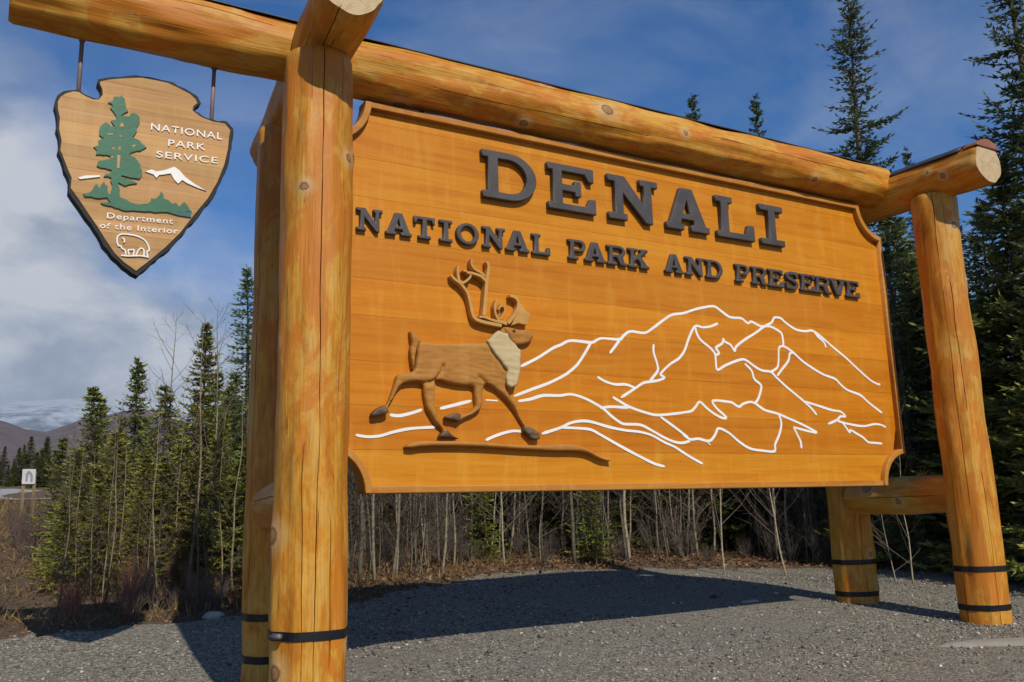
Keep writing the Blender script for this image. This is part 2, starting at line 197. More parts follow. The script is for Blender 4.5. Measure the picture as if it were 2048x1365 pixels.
# ------------------------------------------------------------------ materials
def material(name):
    m = bpy.data.materials.new(name); m.use_nodes = True; T = NT(m.node_tree); T.n.clear()
    b = T.node('ShaderNodeBsdfPrincipled'); out = T.node('ShaderNodeOutputMaterial', {0: b.outputs[0]})
    return m, T, b
def bump(T, b, h, strength, dist):
    n = T.node('ShaderNodeBump', {'Height': h, 'Strength': strength, 'Distance': dist}); T.l.new(n.outputs[0], b.inputs['Normal'])
def coords(T, which='Object'): return T.node('ShaderNodeTexCoord').outputs[which]
def plain(name, col, rough=.6, var=.25, sc=8.0, metal=0.0, bmp=.15):
    m, T, b = material(name); v = coords(T)
    n = T.noise(v, sc, 5, .6)
    c = T.mix(T.ramp(n, [(.3, 0.0), (.7, 1.0)]), tuple(x * (1 - var) for x in col), tuple(min(1, x * (1 + var)) for x in col))
    T.set(b.inputs['Base Color'], c); b.inputs['Roughness'].default_value = rough; b.inputs['Metallic'].default_value = metal
    if bmp: bump(T, b, T.noise(v, sc * 6, 4, .6), bmp, .01)
    return m

def log_material():
    m, T, b = material('oiled_log_wood'); v0 = coords(T)
    oi = T.node('ShaderNodeObjectInfo')
    v = T.node('ShaderNodeVectorMath', {0: v0, 1: T.node('ShaderNodeCombineXYZ', {0: T.math('MULTIPLY', oi.outputs['Random'], 37.0), 1: T.math('MULTIPLY', oi.outputs['Random'], 11.0), 2: T.math('MULTIPLY', oi.outputs['Random'], 53.0)}).outputs[0]}, operation='ADD').outputs[0]
    blotch = T.noise(T.scale(v, (6, 6, 2.4)), 1.0, 8, .68, .9)
    streak = T.noise(T.scale(v, (30, 30, 1.1)), 1.0, 5, .65, .3)
    mott = T.noise(T.scale(v, (34, 34, 10)), 1.0, 5, .7)
    fine = T.noise(T.scale(v, (110, 110, 3)), 1.0, 4, .65)
    big = T.noise(T.scale(v, (3.6, 3.6, 1.7), (3, 8, 1)), 1.0, 7, .66, .9)
    f = T.math('MULTIPLY_ADD', blotch, .55, T.math('MULTIPLY_ADD', streak, .22, T.math('MULTIPLY', mott, .23)))
    c = T.ramp(f, [(.37, (.33, .090, .004)), (.44, (.51, .175, .006)), (.485, (.57, .235, .012)), (.53, (.60, .300, .034)), (.62, (.60, .345, .075))])
    c = T.mix(T.ramp(big, [(.50, 0.0), (.555, .85)]), c, (.53, .165, .006))
    grey = T.noise(T.scale(v, (9, 9, 3.5), (7, 2, 4)), 1.0, 8, .7, .6)
    c = T.mix(T.ramp(grey, [(.57, 0.0), (.67, .45)]), c, (.56, .36, .11))
    c = T.mix(T.math('MULTIPLY', T.ramp(fine, [(.35, 1.0), (.6, 0.0)]), .40), c, (.22, .10, .025))
    chk = T.noise(T.scale(v, (70, 70, 1.1), (5, 1, 0)), 1.0, 2, .5)
    c = T.mix(T.ramp(chk, [(.68, 0.0), (.72, .75)]), c, (.10, .045, .014))
    kd = T.math('ADD', T.node('ShaderNodeAttribute', attribute_name='tint').outputs['Fac'], T.math('MULTIPLY_ADD', T.noise(v, 40, 4), .014, -.007))
    c = T.mix(T.math('MULTIPLY', T.ramp(kd, [(.03, 1.0), (.10, 0.0)]), .65), c, (.55, .38, .17))
    c = T.mix(T.ramp(kd, [(.0, .9), (.012, .75), (.020, .55), (.024, .60), (.028, .95), (.033, .6), (.038, 0.0)]), c, T.mix(T.ramp(kd, [(.012, 0.0), (.024, 1.0)]), (.25, .105, .03), (.10, .045, .016)))
    T.set(b.inputs['Base Color'], c); T.set(b.inputs['Roughness'], T.ramp(fine, [(.3, .42), (.7, .62)]))
    b.inputs['Specular IOR Level'].default_value = .35
    h = T.math('MULTIPLY_ADD', streak, .8, T.math('MULTIPLY_ADD', fine, .35, T.math('MULTIPLY', T.ramp(chk, [(.70, 0.0), (.735, 1.0)]), -1.2)))
    bump(T, b, h, .45, .012); return m
def end_grain():
    m, T, b = material('cut_log_end'); v = coords(T)
    s = T.node('ShaderNodeSeparateXYZ', {0: v}); nz = T.noise(v, 9, 4)
    r = T.math('SQRT', T.math('ADD', T.math('POWER', s.outputs[0], 2), T.math('POWER', s.outputs[1], 2)))
    ring = T.math('SINE', T.math('MULTIPLY_ADD', r, 520, T.math('MULTIPLY', nz, 14)))
    c = T.mix(T.math('MULTIPLY_ADD', ring, .5, .5), (.46, .32, .16), (.60, .46, .27))
    c = T.mix(T.ramp(T.noise(v, 16, 5, .65), [(.45, 0.0), (.75, .7)]), c, (.27, .17, .08))
    T.set(b.inputs['Base Color'], c); b.inputs['Roughness'].default_value = .75; bump(T, b, nz, .3, .01); return m
def plank_material(name, dark, mid, pale, rough=.42):
    m, T, b = material(name); v0 = coords(T); oi = T.node('ShaderNodeObjectInfo')
    v = T.node('ShaderNodeVectorMath', {0: v0, 1: T.node('ShaderNodeCombineXYZ', {0: T.math('MULTIPLY', oi.outputs['Random'], 41.0), 1: 0.0, 2: T.math('MULTIPLY', oi.outputs['Random'], 17.0)}).outputs[0]}, operation='ADD').outputs[0]
    g = T.noise(T.scale(v, (.9, 8, 16)), 1.0, 5, .62, .8)
    g2 = T.noise(T.scale(v, (3, 20, 90)), 1.0, 4, .6)
    bl = T.noise(T.scale(v0, (9, 3, 1.6)), 1.0, 5, .65, .3)
    c = T.ramp(T.math('MULTIPLY_ADD', g, .7, T.math('MULTIPLY', g2, .3)), [(.24, dark), (.5, mid), (.80, pale)])
    c = T.mix(T.math('MULTIPLY', T.ramp(bl, [(.52, 0.0), (.70, 1.0)]), .55), c, pale)          # bleached runs in the varnish
    c = T.mix(T.math('MULTIPLY', T.ramp(g2, [(.58, 0.0), (.8, 1.0)]), .35), c, dark)
    c = T.mix(1.0, c, oi.outputs['Color'], 'MULTIPLY')
    T.set(b.inputs['Base Color'], c); T.set(b.inputs['Roughness'], T.ramp(bl, [(.4, rough), (.7, rough + .2)])); b.inputs['Specular IOR Level'].default_value = .22
    bump(T, b, T.math('MULTIPLY_ADD', g2, .6, g), .12, .003); return m
def foliage(name, dark, light, trans=.25):
    m, T, b = material(name); oi = T.node('ShaderNodeObjectInfo')
    at = T.node('ShaderNodeAttribute', attribute_name='tint')
    n = T.noise(coords(T), 1.6, 3)
    f = T.math('ADD', T.math('MULTIPLY_ADD', n, .5, -.25), at.outputs['Fac'], clamp=True)
    c = T.mix(f, dark, light); c = T.mix(1.0, c, oi.outputs['Color'], 'MULTIPLY')
    T.set(b.inputs['Base Color'], c); b.inputs['Roughness'].default_value = .55; b.inputs['Specular IOR Level'].default_value = .25
    tr = T.node('ShaderNodeBsdfTranslucent', {'Color': c}); mx = T.node('ShaderNodeMixShader', {0: trans, 1: b.outputs[0], 2: tr.outputs[0]})
    T.l.new(mx.outputs[0], T.n['Material Output'].inputs[0]); return m
def bark(name, a, c2, sc=(9, 9, 3)):
    m, T, b = material(name); v = coords(T); n = T.noise(T.scale(v, sc), 2.0, 5, .65)
    oi = T.node('ShaderNodeObjectInfo')
    c = T.mix(T.ramp(n, [(.35, 0.0), (.65, 1.0)]), a, c2); c = T.mix(1.0, c, oi.outputs['Color'], 'MULTIPLY')
    T.set(b.inputs['Base Color'], c); b.inputs['Roughness'].default_value = .8; bump(T, b, n, .4, .01); return m

M_LOG = log_material(); M_END = end_grain()
M_PLANK = plank_material('varnished_plank', (.40, .115, .004), (.55, .195, .007), (.62, .285, .028))
M_TRIM = plank_material('trim_wood', (.30, .105, .016), (.45, .19, .03), (.55, .28, .07))
M_CARVE = plank_material('carved_wood', (.23, .090, .015), (.38, .165, .030), (.46, .24, .06), .55)
M_ANT = plank_material('pale_carved_wood', (.40, .20, .05), (.50, .27, .07), (.56, .33, .12), .5)
M_MANE = plank_material('cream_wood', (.42, .31, .15), (.49, .38, .20), (.55, .44, .26), .6)
M_HOOF = plain('hoof_brown_paint', (.11, .062, .030), .6, .5, 14)
M_LETTER = plain('dark_letter_paint', (.058, .050, .047), .6, .25, 9)
M_WHITE = plain('white_paint', (.78, .77, .72), .5, .06, 4)
M_BLACK = plain('black_painted_edge', (.005, .005, .005), .7)
M_BAND = plain('black_steel_band', (.022, .022, .024), .42, .3, 10, .6)
M_STEEL = plain('grey_steel', (.14, .13, .13), .55, .2, 12, .5)
M_FLASH = plain('dull_metal_flashing', (.075, .075, .08), .5, .25, 6, .5)
M_COPPER = plain('red_brown_flashing', (.30, .115, .055), .5, .2, 8, .2)
M_EMB = plank_material('emblem_wood', (.34, .175, .06), (.48, .275, .105), (.58, .37, .17), .5)
M_GREEN = plain('green_paint', (.020, .125, .060), .55, .12, 6)
M_TEAL = plain('blue_green_paint', (.02, .11, .10), .55, .12, 6)
M_NEEDLE = foliage('spruce_needles', (.062, .082, .020), (.37, .37, .075))
M_NEEDLE_D = foliage('dark_spruce_needles', (.036, .058, .024), (.20, .24, .08))
M_SBARK = bark('spruce_bark', (.06, .045, .033), (.13, .10, .075))
M_ASPEN = bark('aspen_bark', (.20, .165, .115), (.40, .355, .26), (3, 3, 9))
M_TWIG = bark('bare_twigs', (.09, .065, .05), (.20, .16, .125))
M_RED = bark('red_willow_twigs', (.17, .065, .036), (.32, .15, .085))
M_ROCK = plain('pale_stone', (.34, .32, .28), .8, .25, 9, 0, .5)

# ------------------------------------------------------------------ ground
def sstep(a, b, x): t = np.clip((x - a) / (b - a), 0, 1); return t * t * (3 - 2 * t)
PAD = [(-14, 2.2), (-5, 2.4), (-1.9, 2.75), (-.9, 2.95), (0, 3.1), (.8, 3.15), (1.4, 3.35), (2.4, 4.05), (3.6, 4.5), (4.7, 4.5), (6.0, 4.3), (7.2, 3.6), (7.9, 2.4), (8.4, 1.0), (9.1, -1), (10.8, -4), (12, -14), (-14, -14)]
def inside(poly, x, y):
    r = np.zeros(np.shape(x), bool); n = len(poly)
    for i in range(n):
        x0, y0 = poly[i]; x1, y1 = poly[(i + 1) % n]
        if y0 == y1: continue
        c = ((y0 > y) != (y1 > y)) & (x < (x1 - x0) * (y - y0) / (y1 - y0) + x0); r ^= c
    return r
def ground(x, y):
    x = np.asarray(x, float); y = np.asarray(y, float)
    sL = 1 - sstep(-1.0, 6.0, x - .25 * np.maximum(y - 6, 0))
    d = np.maximum(y - 4, 0)
    rise_l = .075 * np.minimum(d, 34) + .02 * np.maximum(np.minimum(d - 34, 200), 0)
    rise_r = .045 * np.minimum(d, 34)
    zr = np.interp(y, [-.8, 0, 1.2, 2, 3.6, 4.4, 6], [-1.115, -1.08, -1.0, -.95, -.91, -.87, -.84])
    zl = np.interp(y, [-.8, .6, 1.3, 2.2, 3.0, 4.0, 6], [-1.13, -1.15, -1.14, -1.05, -.93, -.86, -.84])
    k = sstep(-.3, 1.0, x)
    z = zl * (1 - k) + zr * k + sL * rise_l + (1 - sL) * rise_r
    z = z + .05 * np.maximum(np.minimum(x - 8.5, 12), 0) * sstep(-6, 0, y)
    z = z + (.02 * np.sin(x * 1.1 + .6) * np.cos(y * .9) + .012 * np.sin(x * 2.7 + y * 1.9)) * sstep(0, 2, np.hypot(x - 2, y + 1) / 3)
    z = z + sstep(8, 14, y) * (.12 * np.sin(x * .55 + 1) * np.sin(y * .5) + .05 * np.sin(x * 1.7) * np.cos(y * 1.3))
    return z
def gz(x, y): return float(ground(x, y))
def litter_material():
    m, T, b = material('forest_floor'); v = coords(T)
    n = T.noise(v, 1.1, 6, .6, .4); n2 = T.noise(v, 9, 6, .7); n3 = T.noise(v, 45, 4, .7)
    c = T.ramp(n2, [(.28, (.045, .026, .014)), (.46, (.12, .070, .034)), (.6, (.20, .125, .060)), (.75, (.30, .20, .10))])
    c = T.mix(T.math('MULTIPLY', T.ramp(n, [(.48, 0.0), (.68, 1.0)]), .55), c, (.085, .080, .026))
    c = T.mix(T.math('MULTIPLY', T.ramp(n3, [(.4, 1.0), (.6, 0.0)]), .5), c, (.06, .035, .018))
    T.set(b.inputs['Base Color'], c); b.inputs['Roughness'].default_value = .9; bump(T, b, T.math('MULTIPLY_ADD', n3, .4, n2), .9, .06); return m
def gravel_material():
    m, T, b = material('grey_gravel'); v = coords(T)
    va = T.vor(v, 62); vb = T.vor(v, 130); big = T.noise(v, .55, 4, .6)
    ca = T.node('ShaderNodeSeparateColor', {0: va.outputs['Color']}).outputs[0]; cb = T.node('ShaderNodeSeparateColor', {0: vb.outputs['Color']}).outputs[1]
    f = T.math('MULTIPLY_ADD', ca, .6, T.math('MULTIPLY', cb, .4))
    c = T.ramp(f, [(.1, (.048, .042, .030)), (.4, (.130, .115, .083)), (.7, (.235, .210, .152)), (.93, (.52, .47, .36))])
    fineness = T.ramp(big, [(.42, 0.0), (.62, 1.0)])
    fl = T.mix(T.noise(v, 30, 4, .6), (.155, .138, .102), (.213, .191, .144))
    c = T.mix(T.math('MULTIPLY', fineness, .45), c, fl)
    c = T.mix(T.ramp(T.noise(v, 2.2, 5, .6), [(.5, 0.0), (.8, .5)]), c, (.14, .124, .094))
    T.set(b.inputs['Base Color'], c); b.inputs['Roughness'].default_value = .85
    bump(T, b, T.math('ADD', T.math('MULTIPLY', T.math('SUBTRACT', 1, va.outputs['Distance']), .7), T.math('MULTIPLY', T.math('SUBTRACT', 1, vb.outputs['Distance']), .3)), .8, .014); return m
M_LITTER = litter_material(); M_GRAVEL = gravel_material()
def make_ground():
    rs = np.concatenate([[0], np.arange(.4, 34, .4), 34 * 1.12 ** np.arange(0, 43)]); na = 160
    a = np.linspace(0, 2 * np.pi, na, endpoint=False)
    X = CAM.x + rs[1:, None] * np.cos(a)[None]; Y = CAM.y + rs[1:, None] * np.sin(a)[None]
    Zz = ground(X, Y) - .06 * inside(PAD, X, Y)
    V = np.concatenate([[[CAM.x, CAM.y, gz(CAM.x, CAM.y) - .06]], np.stack([X, Y, Zz], -1).reshape(-1, 3)])
    F = [[0, 1 + j, 1 + (j + 1) % na] for j in range(na)]
    for i in range(len(rs) - 2):
        for j in range(na):
            F.append([1 + i * na + j, 1 + (i + 1) * na + j, 1 + (i + 1) * na + (j + 1) % na, 1 + i * na + (j + 1) % na])
    tag(put('ground', mesh_np('ground', V, F, True), M_LITTER), kind='structure')
make_ground()
rng = np.random.default_rng(7)
def make_pad():
    B = []
    n = len(PAD)
    for i in range(n):
        p = np.array(PAD[i]); q = np.array(PAD[(i + 1) % n]); k = max(1, int(np.linalg.norm(q - p) / .12))
        for j in range(k):
            c = p + (q - p) * j / k
            B.append(tuple(c + .16 * np.array([mnoise.noise(Vector((c[0] * 1.3, c[1] * 1.3, 3))), mnoise.noise(Vector((c[0] * 1.3, c[1] * 1.3, 9)))]) + .06 * rng.normal(size=2)))
    gx, gy = np.meshgrid(np.arange(-14, 12, .33), np.arange(-14, 8, .33)); gx = gx.ravel() + rng.uniform(-.05, .05, gx.size); gy = gy.ravel() + rng.uniform(-.05, .05, gy.size)
    sh = [(x * .985 if abs(x) > 3 else x, y - .12) for x, y in PAD]
    k = inside(PAD, gx, gy) & inside(PAD, gx, gy + .3)
    P = [Vector(b) for b in B] + [Vector((x, y)) for x, y in zip(gx[k], gy[k])]
    r = delaunay_2d_cdt(P, [(i, (i + 1) % len(B)) for i in range(len(B))], [], 1, 1e-5)
    V = np.array([(p.x, p.y) for p in r[0]]); z = ground(V[:, 0], V[:, 1])
    tag(put('gravel_lot', mesh_np('gravel_lot', np.c_[V, z], [list(f) for f in r[2]], True), M_GRAVEL), kind='structure')
make_pad()
def rot_rand(n):
    q = rng.normal(size=(n, 4)); q /= np.linalg.norm(q, axis=1)[:, None]; a, b, c, d = q.T
    return np.stack([np.stack([1 - 2 * (c * c + d * d), 2 * (b * c - a * d), 2 * (b * d + a * c)], -1), np.stack([2 * (b * c + a * d), 1 - 2 * (b * b + d * d), 2 * (c * d - a * b)], -1), np.stack([2 * (b * d - a * c), 2 * (c * d + a * b), 1 - 2 * (b * b + c * c)], -1)], 1)
def make_stones(n=34000):
    x = rng.uniform(-5, 11, n * 2); y = -4.2 + 12 * rng.beta(1.1, 1.3, n * 2); dens = .25 + .75 * (np.sin(x * .9 + y * .5) * np.cos(y * .8 - x * .3) > -.2)
    k = (rng.random(n * 2) < dens) & inside(PAD, x, y - .05); x = x[k][:n]; y = y[k][:n]; n = len(x)
    px = []; py = []
    for cx, cy in ((-.215, -.5), (5.34, -.5), (-.055, .72), (5.385, .77)):                # stones kicked up round the post feet
        q = rng.uniform(0, 6.283, 420); rr = .19 + np.abs(rng.normal(0, .10, 420)); px.append(cx + rr * np.cos(q)); py.append(cy + rr * np.sin(q))
    x = np.concatenate([x] + px); y = np.concatenate([y] + py); n = len(x)
    s = .0045 + .010 * rng.random(n) ** 2.2 + .013 * (rng.random(n) > .985) * rng.random(n) + .022 * (rng.random(n) > .9985)
    O = np.array([(1, 0, 0), (-1, 0, 0), (0, 1, 0), (0, -1, 0), (0, 0, 1), (0, 0, -1)], float)
    OF = np.array([(0, 2, 4), (2, 1, 4), (1, 3, 4), (3, 0, 4), (2, 0, 5), (1, 2, 5), (3, 1, 5), (0, 3, 5)])
    R = rot_rand(n); sc = rng.uniform(.6, 1.25, (n, 6, 1))
    V = np.einsum('nij,nkj->nki', R, O[None] * sc) * s[:, None, None] * np.array([1.2, 1.2, .8])
    V += np.stack([x, y, ground(x, y) + s * .3], -1)[:, None]
    F = (np.arange(n)[:, None, None] * 6 + OF[None]).reshape(-1, 3)
    t = np.repeat(np.clip(rng.normal(.42, .24, n), 0, 1), 6)
    m, T, b = material('loose_stones'); at = T.node('ShaderNodeAttribute', attribute_name='tint')
    T.set(b.inputs['Base Color'], T.ramp(at.outputs['Fac'], [(0.0, (.06, .054, .045)), (.5, (.20, .18, .145)), (.85, (.42, .39, .33)), (1.0, (.62, .585, .51))])); b.inputs['Roughness'].default_value = .8
    tag(put('loose_gravel', mesh_np('loose_gravel', V.reshape(-1, 3), F, False, t), m), 'small loose grey stones strewn over the gravel', 'gravel', kind='stuff')
make_stones()
def blades(P, D, L, Wd, tint):
    """one tapered quad (diamond) per row: root P, direction D, length L, width Wd"""
    n = len(P); D = D / (np.linalg.norm(D, axis=1)[:, None] + 1e-9); r = rng.normal(size=(n, 3)); S = np.cross(D, r); S /= (np.linalg.norm(S, axis=1)[:, None] + 1e-9)
    mid = P + D * (L * .45)[:, None]
    V = np.stack([P, mid + S * (Wd / 2)[:, None], P + D * L[:, None], mid - S * (Wd / 2)[:, None]], 1).reshape(-1, 3)
    return V, np.arange(n * 4).reshape(-1, 4), np.repeat(tint, 4)
M_GRASS = foliage('dry_grass', (.11, .062, .024), (.27, .185, .075), .15)
M_LEAF = foliage('fallen_leaves', (.075, .036, .016), (.30, .17, .085), .1)
def make_cover():
    # dry grass on the verge and bank at the left
    n = 70000; x = rng.uniform(-9, 7, n); y = 2.6 + 27 * rng.random(n) ** 1.6; x = x - (y - 5) * .18 * rng.random(n)
    clump = np.sin(x * 2.3 + np.sin(y * 1.9)) * np.sin(y * 2.1 + x) > -.25
    rr_ = np.hypot(x - CAM.x, y - CAM.y); k = ~inside(PAD, x, y - .12) & (np.abs(rr_ - 33.5) > 4.2) & (rr_ < 33.5) & clump & (rng.random(n) < 1 - sstep(1.5, 6, x - .1 * y)); x = x[k]; y = y[k]; n = len(x)
    D = np.c_[rng.normal(0, .55, n), rng.normal(0, .55, n), np.ones(n) * .8]; L = rng.uniform(.05, .20, n) * (1 + .03 * y)
    V, F, t = blades(np.c_[x, y, ground(x, y) - .01], D, L, .007 + .0006 * y + 0 * L, rng.random(n))
    tag(put('dry_grass', mesh_np('dry_grass', V, F, False, t), M_GRASS), 'dry tan grass on the bank at the left', 'grass', kind='stuff')
    n = 90000; x = rng.uniform(-4, 15, n); y = rng.uniform(0, 16, n); k = ~inside(PAD, x, y + .15 * rng.normal(size=n)); x = x[k]; y = y[k]; n = len(x)
    D = np.c_[rng.normal(0, 1, n), rng.normal(0, 1, n), rng.uniform(-.1, .6, n)]; L = rng.uniform(.025, .075, n) * (.55 + .45 * sstep(.5, 3, x))
    V, F, t = blades(np.c_[x, y, ground(x, y) + rng.uniform(0, .03, n)], D, L, L * rng.uniform(.3, .7, n), rng.random(n))
    tag(put('leaf_litter', mesh_np('leaf_litter', V, F, False, t), M_LEAF), 'brown fallen leaves and twigs on the forest floor', 'leaf litter', kind='stuff')
make_cover()
def make_stray_leaves(n=900):
    x = rng.uniform(-4, 8.5, n); y = rng.uniform(-2, 4.6, n); k = inside(PAD, x, y) & (rng.random(n) < .12 + .88 * sstep(1.0, 4.0, y)); x = x[k]; y = y[k]; n = len(x)
    D = np.c_[rng.normal(0, 1, n), rng.normal(0, 1, n), rng.uniform(-.05, .25, n)]; L = rng.uniform(.018, .045, n)
    V, F, t = blades(np.c_[x, y, ground(x, y) + .006], D, L, L * .5, rng.random(n))
    tag(put('stray_leaves', mesh_np('stray_leaves', V, F, False, t), M_LEAF), 'brown leaves blown onto the gravel', 'leaves', kind='stuff')
make_stray_leaves()
# road crossing the bank at the left, and its verge sign
def make_road():
    c = np.array([CAM.x, CAM.y]); V = []; F = []
    for i in range(41):
        a = math.radians(-60 + i * 2.2); r = 33.5 / math.cos(a - math.radians(2))
        r = min(r, 70)
        for rr in (r - 3.6, r + 3.6): p = c + rr * np.array([math.sin(a), math.cos(a)]); V.append((p[0], p[1], gz(*p) + .05))
    for i in range(40): F.append([2 * i, 2 * i + 2, 2 * i + 3, 2 * i + 1])
    tag(put('road', mesh_np('road', V, F, True), plain('worn_asphalt', (.30, .29, .275), .9, .12, 2)), kind='structure')
make_road()
# distant hills
def hill(name, az0, az1, r0, r1, ridge, mat, seed, rough, base=-10):
    na, nr = 150, 26; V = []; F = []
    for i in range(na):
        a = math.radians(az0 + (az1 - az0) * i / (na - 1)); e = ridge(math.degrees(a))
        for j in range(nr):
            t = j / (nr - 1); r = r0 + (r1 - r0) * t
            top = CAM.z + math.tan(math.radians(e)) * (r0 + (r1 - r0) * .7)
            prof = math.sin(min(t / .7, 1) * math.pi / 2) ** 1.2 if t < .7 else 1 - ((t - .7) / .3) ** 2 * .5
            x = CAM.x + r * math.sin(a); y = CAM.y + r * math.cos(a)
            z = base + (top - base) * prof
            z += rough * (mnoise.fractal(Vector((x, y, seed)) * (6.0 / r1), .9, 2.1, 6)) * prof
            V.append((x, y, z))
    for i in range(na - 1):
        for j in range(nr - 1): F.append([i * nr + j, (i + 1) * nr + j, (i + 1) * nr + j + 1, i * nr + j + 1])
    tag(put(name, mesh_np(name, V, F, True), mat), kind='structure')
def hill_mat():
    m, T, b = material('bare_wooded_hill'); v = coords(T)
    n = T.noise(T.scale(v, (1, 1, .3)), .045, 10, .8); c = T.ramp(n, [(.38, (.060, .050, .052)), (.55, (.115, .082, .082)), (.75, (.155, .125, .12))])
    T.set(b.inputs['Base Color'], c); b.inputs['Roughness'].default_value = 1; return m
def snow_mat():
    m, T, b = material('snow_dusted_rock'); v = coords(T)
    n = T.noise(T.scale(v, (1, 1, .4)), .02, 9, .72); s = T.node('ShaderNodeSeparateXYZ', {0: v}).outputs[2]
    f = T.math('ADD', n, T.math('MULTIPLY', T.math('SUBTRACT', s, 150), .0016))
    c = T.ramp(f, [(.42, (.10, .12, .15)), (.55, (.17, .20, .25)), (.70, (.36, .40, .46))])
    T.set(b.inputs['Base Color'], c); b.inputs['Roughness'].default_value = .9; return m
hill('snowy_mountain', -70, 75, 1300, 3400, lambda a: 6.7 + .5 * math.sin(a * .21 + 1.0) + .3 * math.sin(a * .55) - .02 * abs(a - 4) - .35, snow_mat(), 3.1, 45)
hill('wooded_hill', -70, 75, 500, 1150, lambda a: 5.85 - .45 * math.cos(math.radians((a - 3) * 40)) + .1 * math.sin(a * 1.7), hill_mat(), 8.4, 12)

# ------------------------------------------------------------------ the log frame
def log_radius(a, z, r, seed, wob=.017):
    return r * (1 + .028 * mnoise.noise(Vector((math.cos(a) * 1.3, math.sin(a) * 1.3, z * .9 + seed)))) + wob * mnoise.noise(Vector((math.cos(a) * 2.5, math.sin(a) * 2.5, z * 2.2 + seed * 3.1)))
def log_mesh(name, L, r0, r1, seed, cracks=(), wob=.017, n=84):
    """a peeled log along local z; cracks = (angle, z0, z1): narrow drying splits cut into the surface"""
    rnd = random.Random(seed); rings = max(8, int(L / .026)); V = []; F = []; KD = []
    A = sorted(2 * math.pi * j / n for j in range(n))
    knots = [(rnd.uniform(0, 2 * math.pi), rnd.uniform(.1, .95) * L, rnd.uniform(.45, 1.25), rnd.uniform(.7, 1.2)) for _ in range(int(L * 2.6))]
    idx = []
    for c in cracks:
        a = c[0] % (2 * math.pi); j = min(range(n), key=lambda q: abs((A[q] - a + math.pi) % (2 * math.pi) - math.pi)); idx.append(j)
    for i in range(rings + 1):
        z = L * i / rings; r = r0 + (r1 - r0) * i / rings
        ch = min(z, L - z); r -= .012 * max(0, 1 - ch / .02)
        offs = [0.0] * n; dep = [0.0] * n
        for c, j in zip(cracks, idx):
            f = min(1, max(0, (z - c[1]) / .15)) * min(1, max(0, (c[2] - z) / .15))
            d = .10 * mnoise.noise(Vector((z * .9, seed, j))) + .03 * mnoise.noise(Vector((z * 4, seed, j)))
            for q in range(-5, 6):
                jj = (j + q) % n; target = d
                if q == 0: dep[jj] += .028 * f
                elif abs(q) == 1: target = d - q * (2 * math.pi / n) + q * (.0028 / r)
                else: target = d * (1 - (abs(q) - 1) / 5)
                offs[jj] += target if abs(q) <= 1 and f > 0 else d * (1 - abs(q) / 6)
        for j in range(n):
            a = A[j] + offs[j]; kmin = 1.0
            rr = log_radius(a, z, r, seed, wob)
            for ka, kz, ks, ke in knots:
                da = (a - ka + math.pi) % (2 * math.pi) - math.pi
                q2 = ((da * r / .045) ** 2 + ((z - kz) / .06) ** 2) / ks; kmin = min(kmin, math.hypot(da * r, (z - kz) * ke) / ks)
                if q2 < 6: rr += .009 * ks * math.exp(-q2)
            rr -= dep[j]; KD.append(kmin)
            V.append((rr * math.cos(a), rr * math.sin(a), z))
    for i in range(rings):
        for j in range(n): F.append([i * n + j, i * n + (j + 1) % n, (i + 1) * n + (j + 1) % n, (i + 1) * n + j])
    me = mesh_np(name, V, F, True, KD)
    cols = {(j + q) % n for j in idx for q in (-1, 0, 1)}
    if cols:
        ed = np.zeros(len(me.edges) * 2, np.int32); me.edges.foreach_get('vertices', ed); ed = ed.reshape(-1, 2)
        sh = (np.abs(ed[:, 0] - ed[:, 1]) == n) & np.isin(ed[:, 0] % n, list(cols))
        at = me.attributes.new('sharp_edge', 'BOOLEAN', 'EDGE'); at.data.foreach_set('value', sh)
    ends = []
    for base, zz, s in ((0, 0.0, -1), (rings * n, L, 1)):
        W = [(*V[base + j][:2], zz) for j in range(n)]; c = len(W); W.append((0, 0, zz + .004 * s))
        ends.append(mesh_np('cut_end', W, [[j, (j + 1) % n, c] if s > 0 else [(j + 1) % n, j, c] for j in range(n)]))
    return me, ends
def axis_matrix(p0, p1, roll=0.0):
    p0 = Vector(p0); d = (Vector(p1) - p0); q = d.to_track_quat('Z', 'Y')
    return Matrix.Translation(p0) @ q.to_matrix().to_4x4() @ Matrix.Rotation(roll, 4, 'Z'), d.length
frame = empty('log_frame', (2.57, .1, -1.1), 'golden peeled log frame of posts, cross logs and long top beam', 'log frame')
def log(name, p0, p1, r0, r1, seed, cracks=(), ends=(0, 1), label=None):
    M, L = axis_matrix(p0, p1)
    inv = M.inverted()
    cr = []
    for (wx, wy, wz), a, b in cracks:                         # crack on the side that faces the direction given
        v = inv.to_3x3() @ Vector((wx, wy, wz)); cr.append((math.atan2(v.y, v.x), a * L, b * L))
    me, en = log_mesh(name, L, r0, r1, seed, cr)
    o = put(name, me, M_LOG, frame, M)
    for e in ends: put('cut_end', en[e], M_END, o, M)
    if label: o['label'] = label
    return o
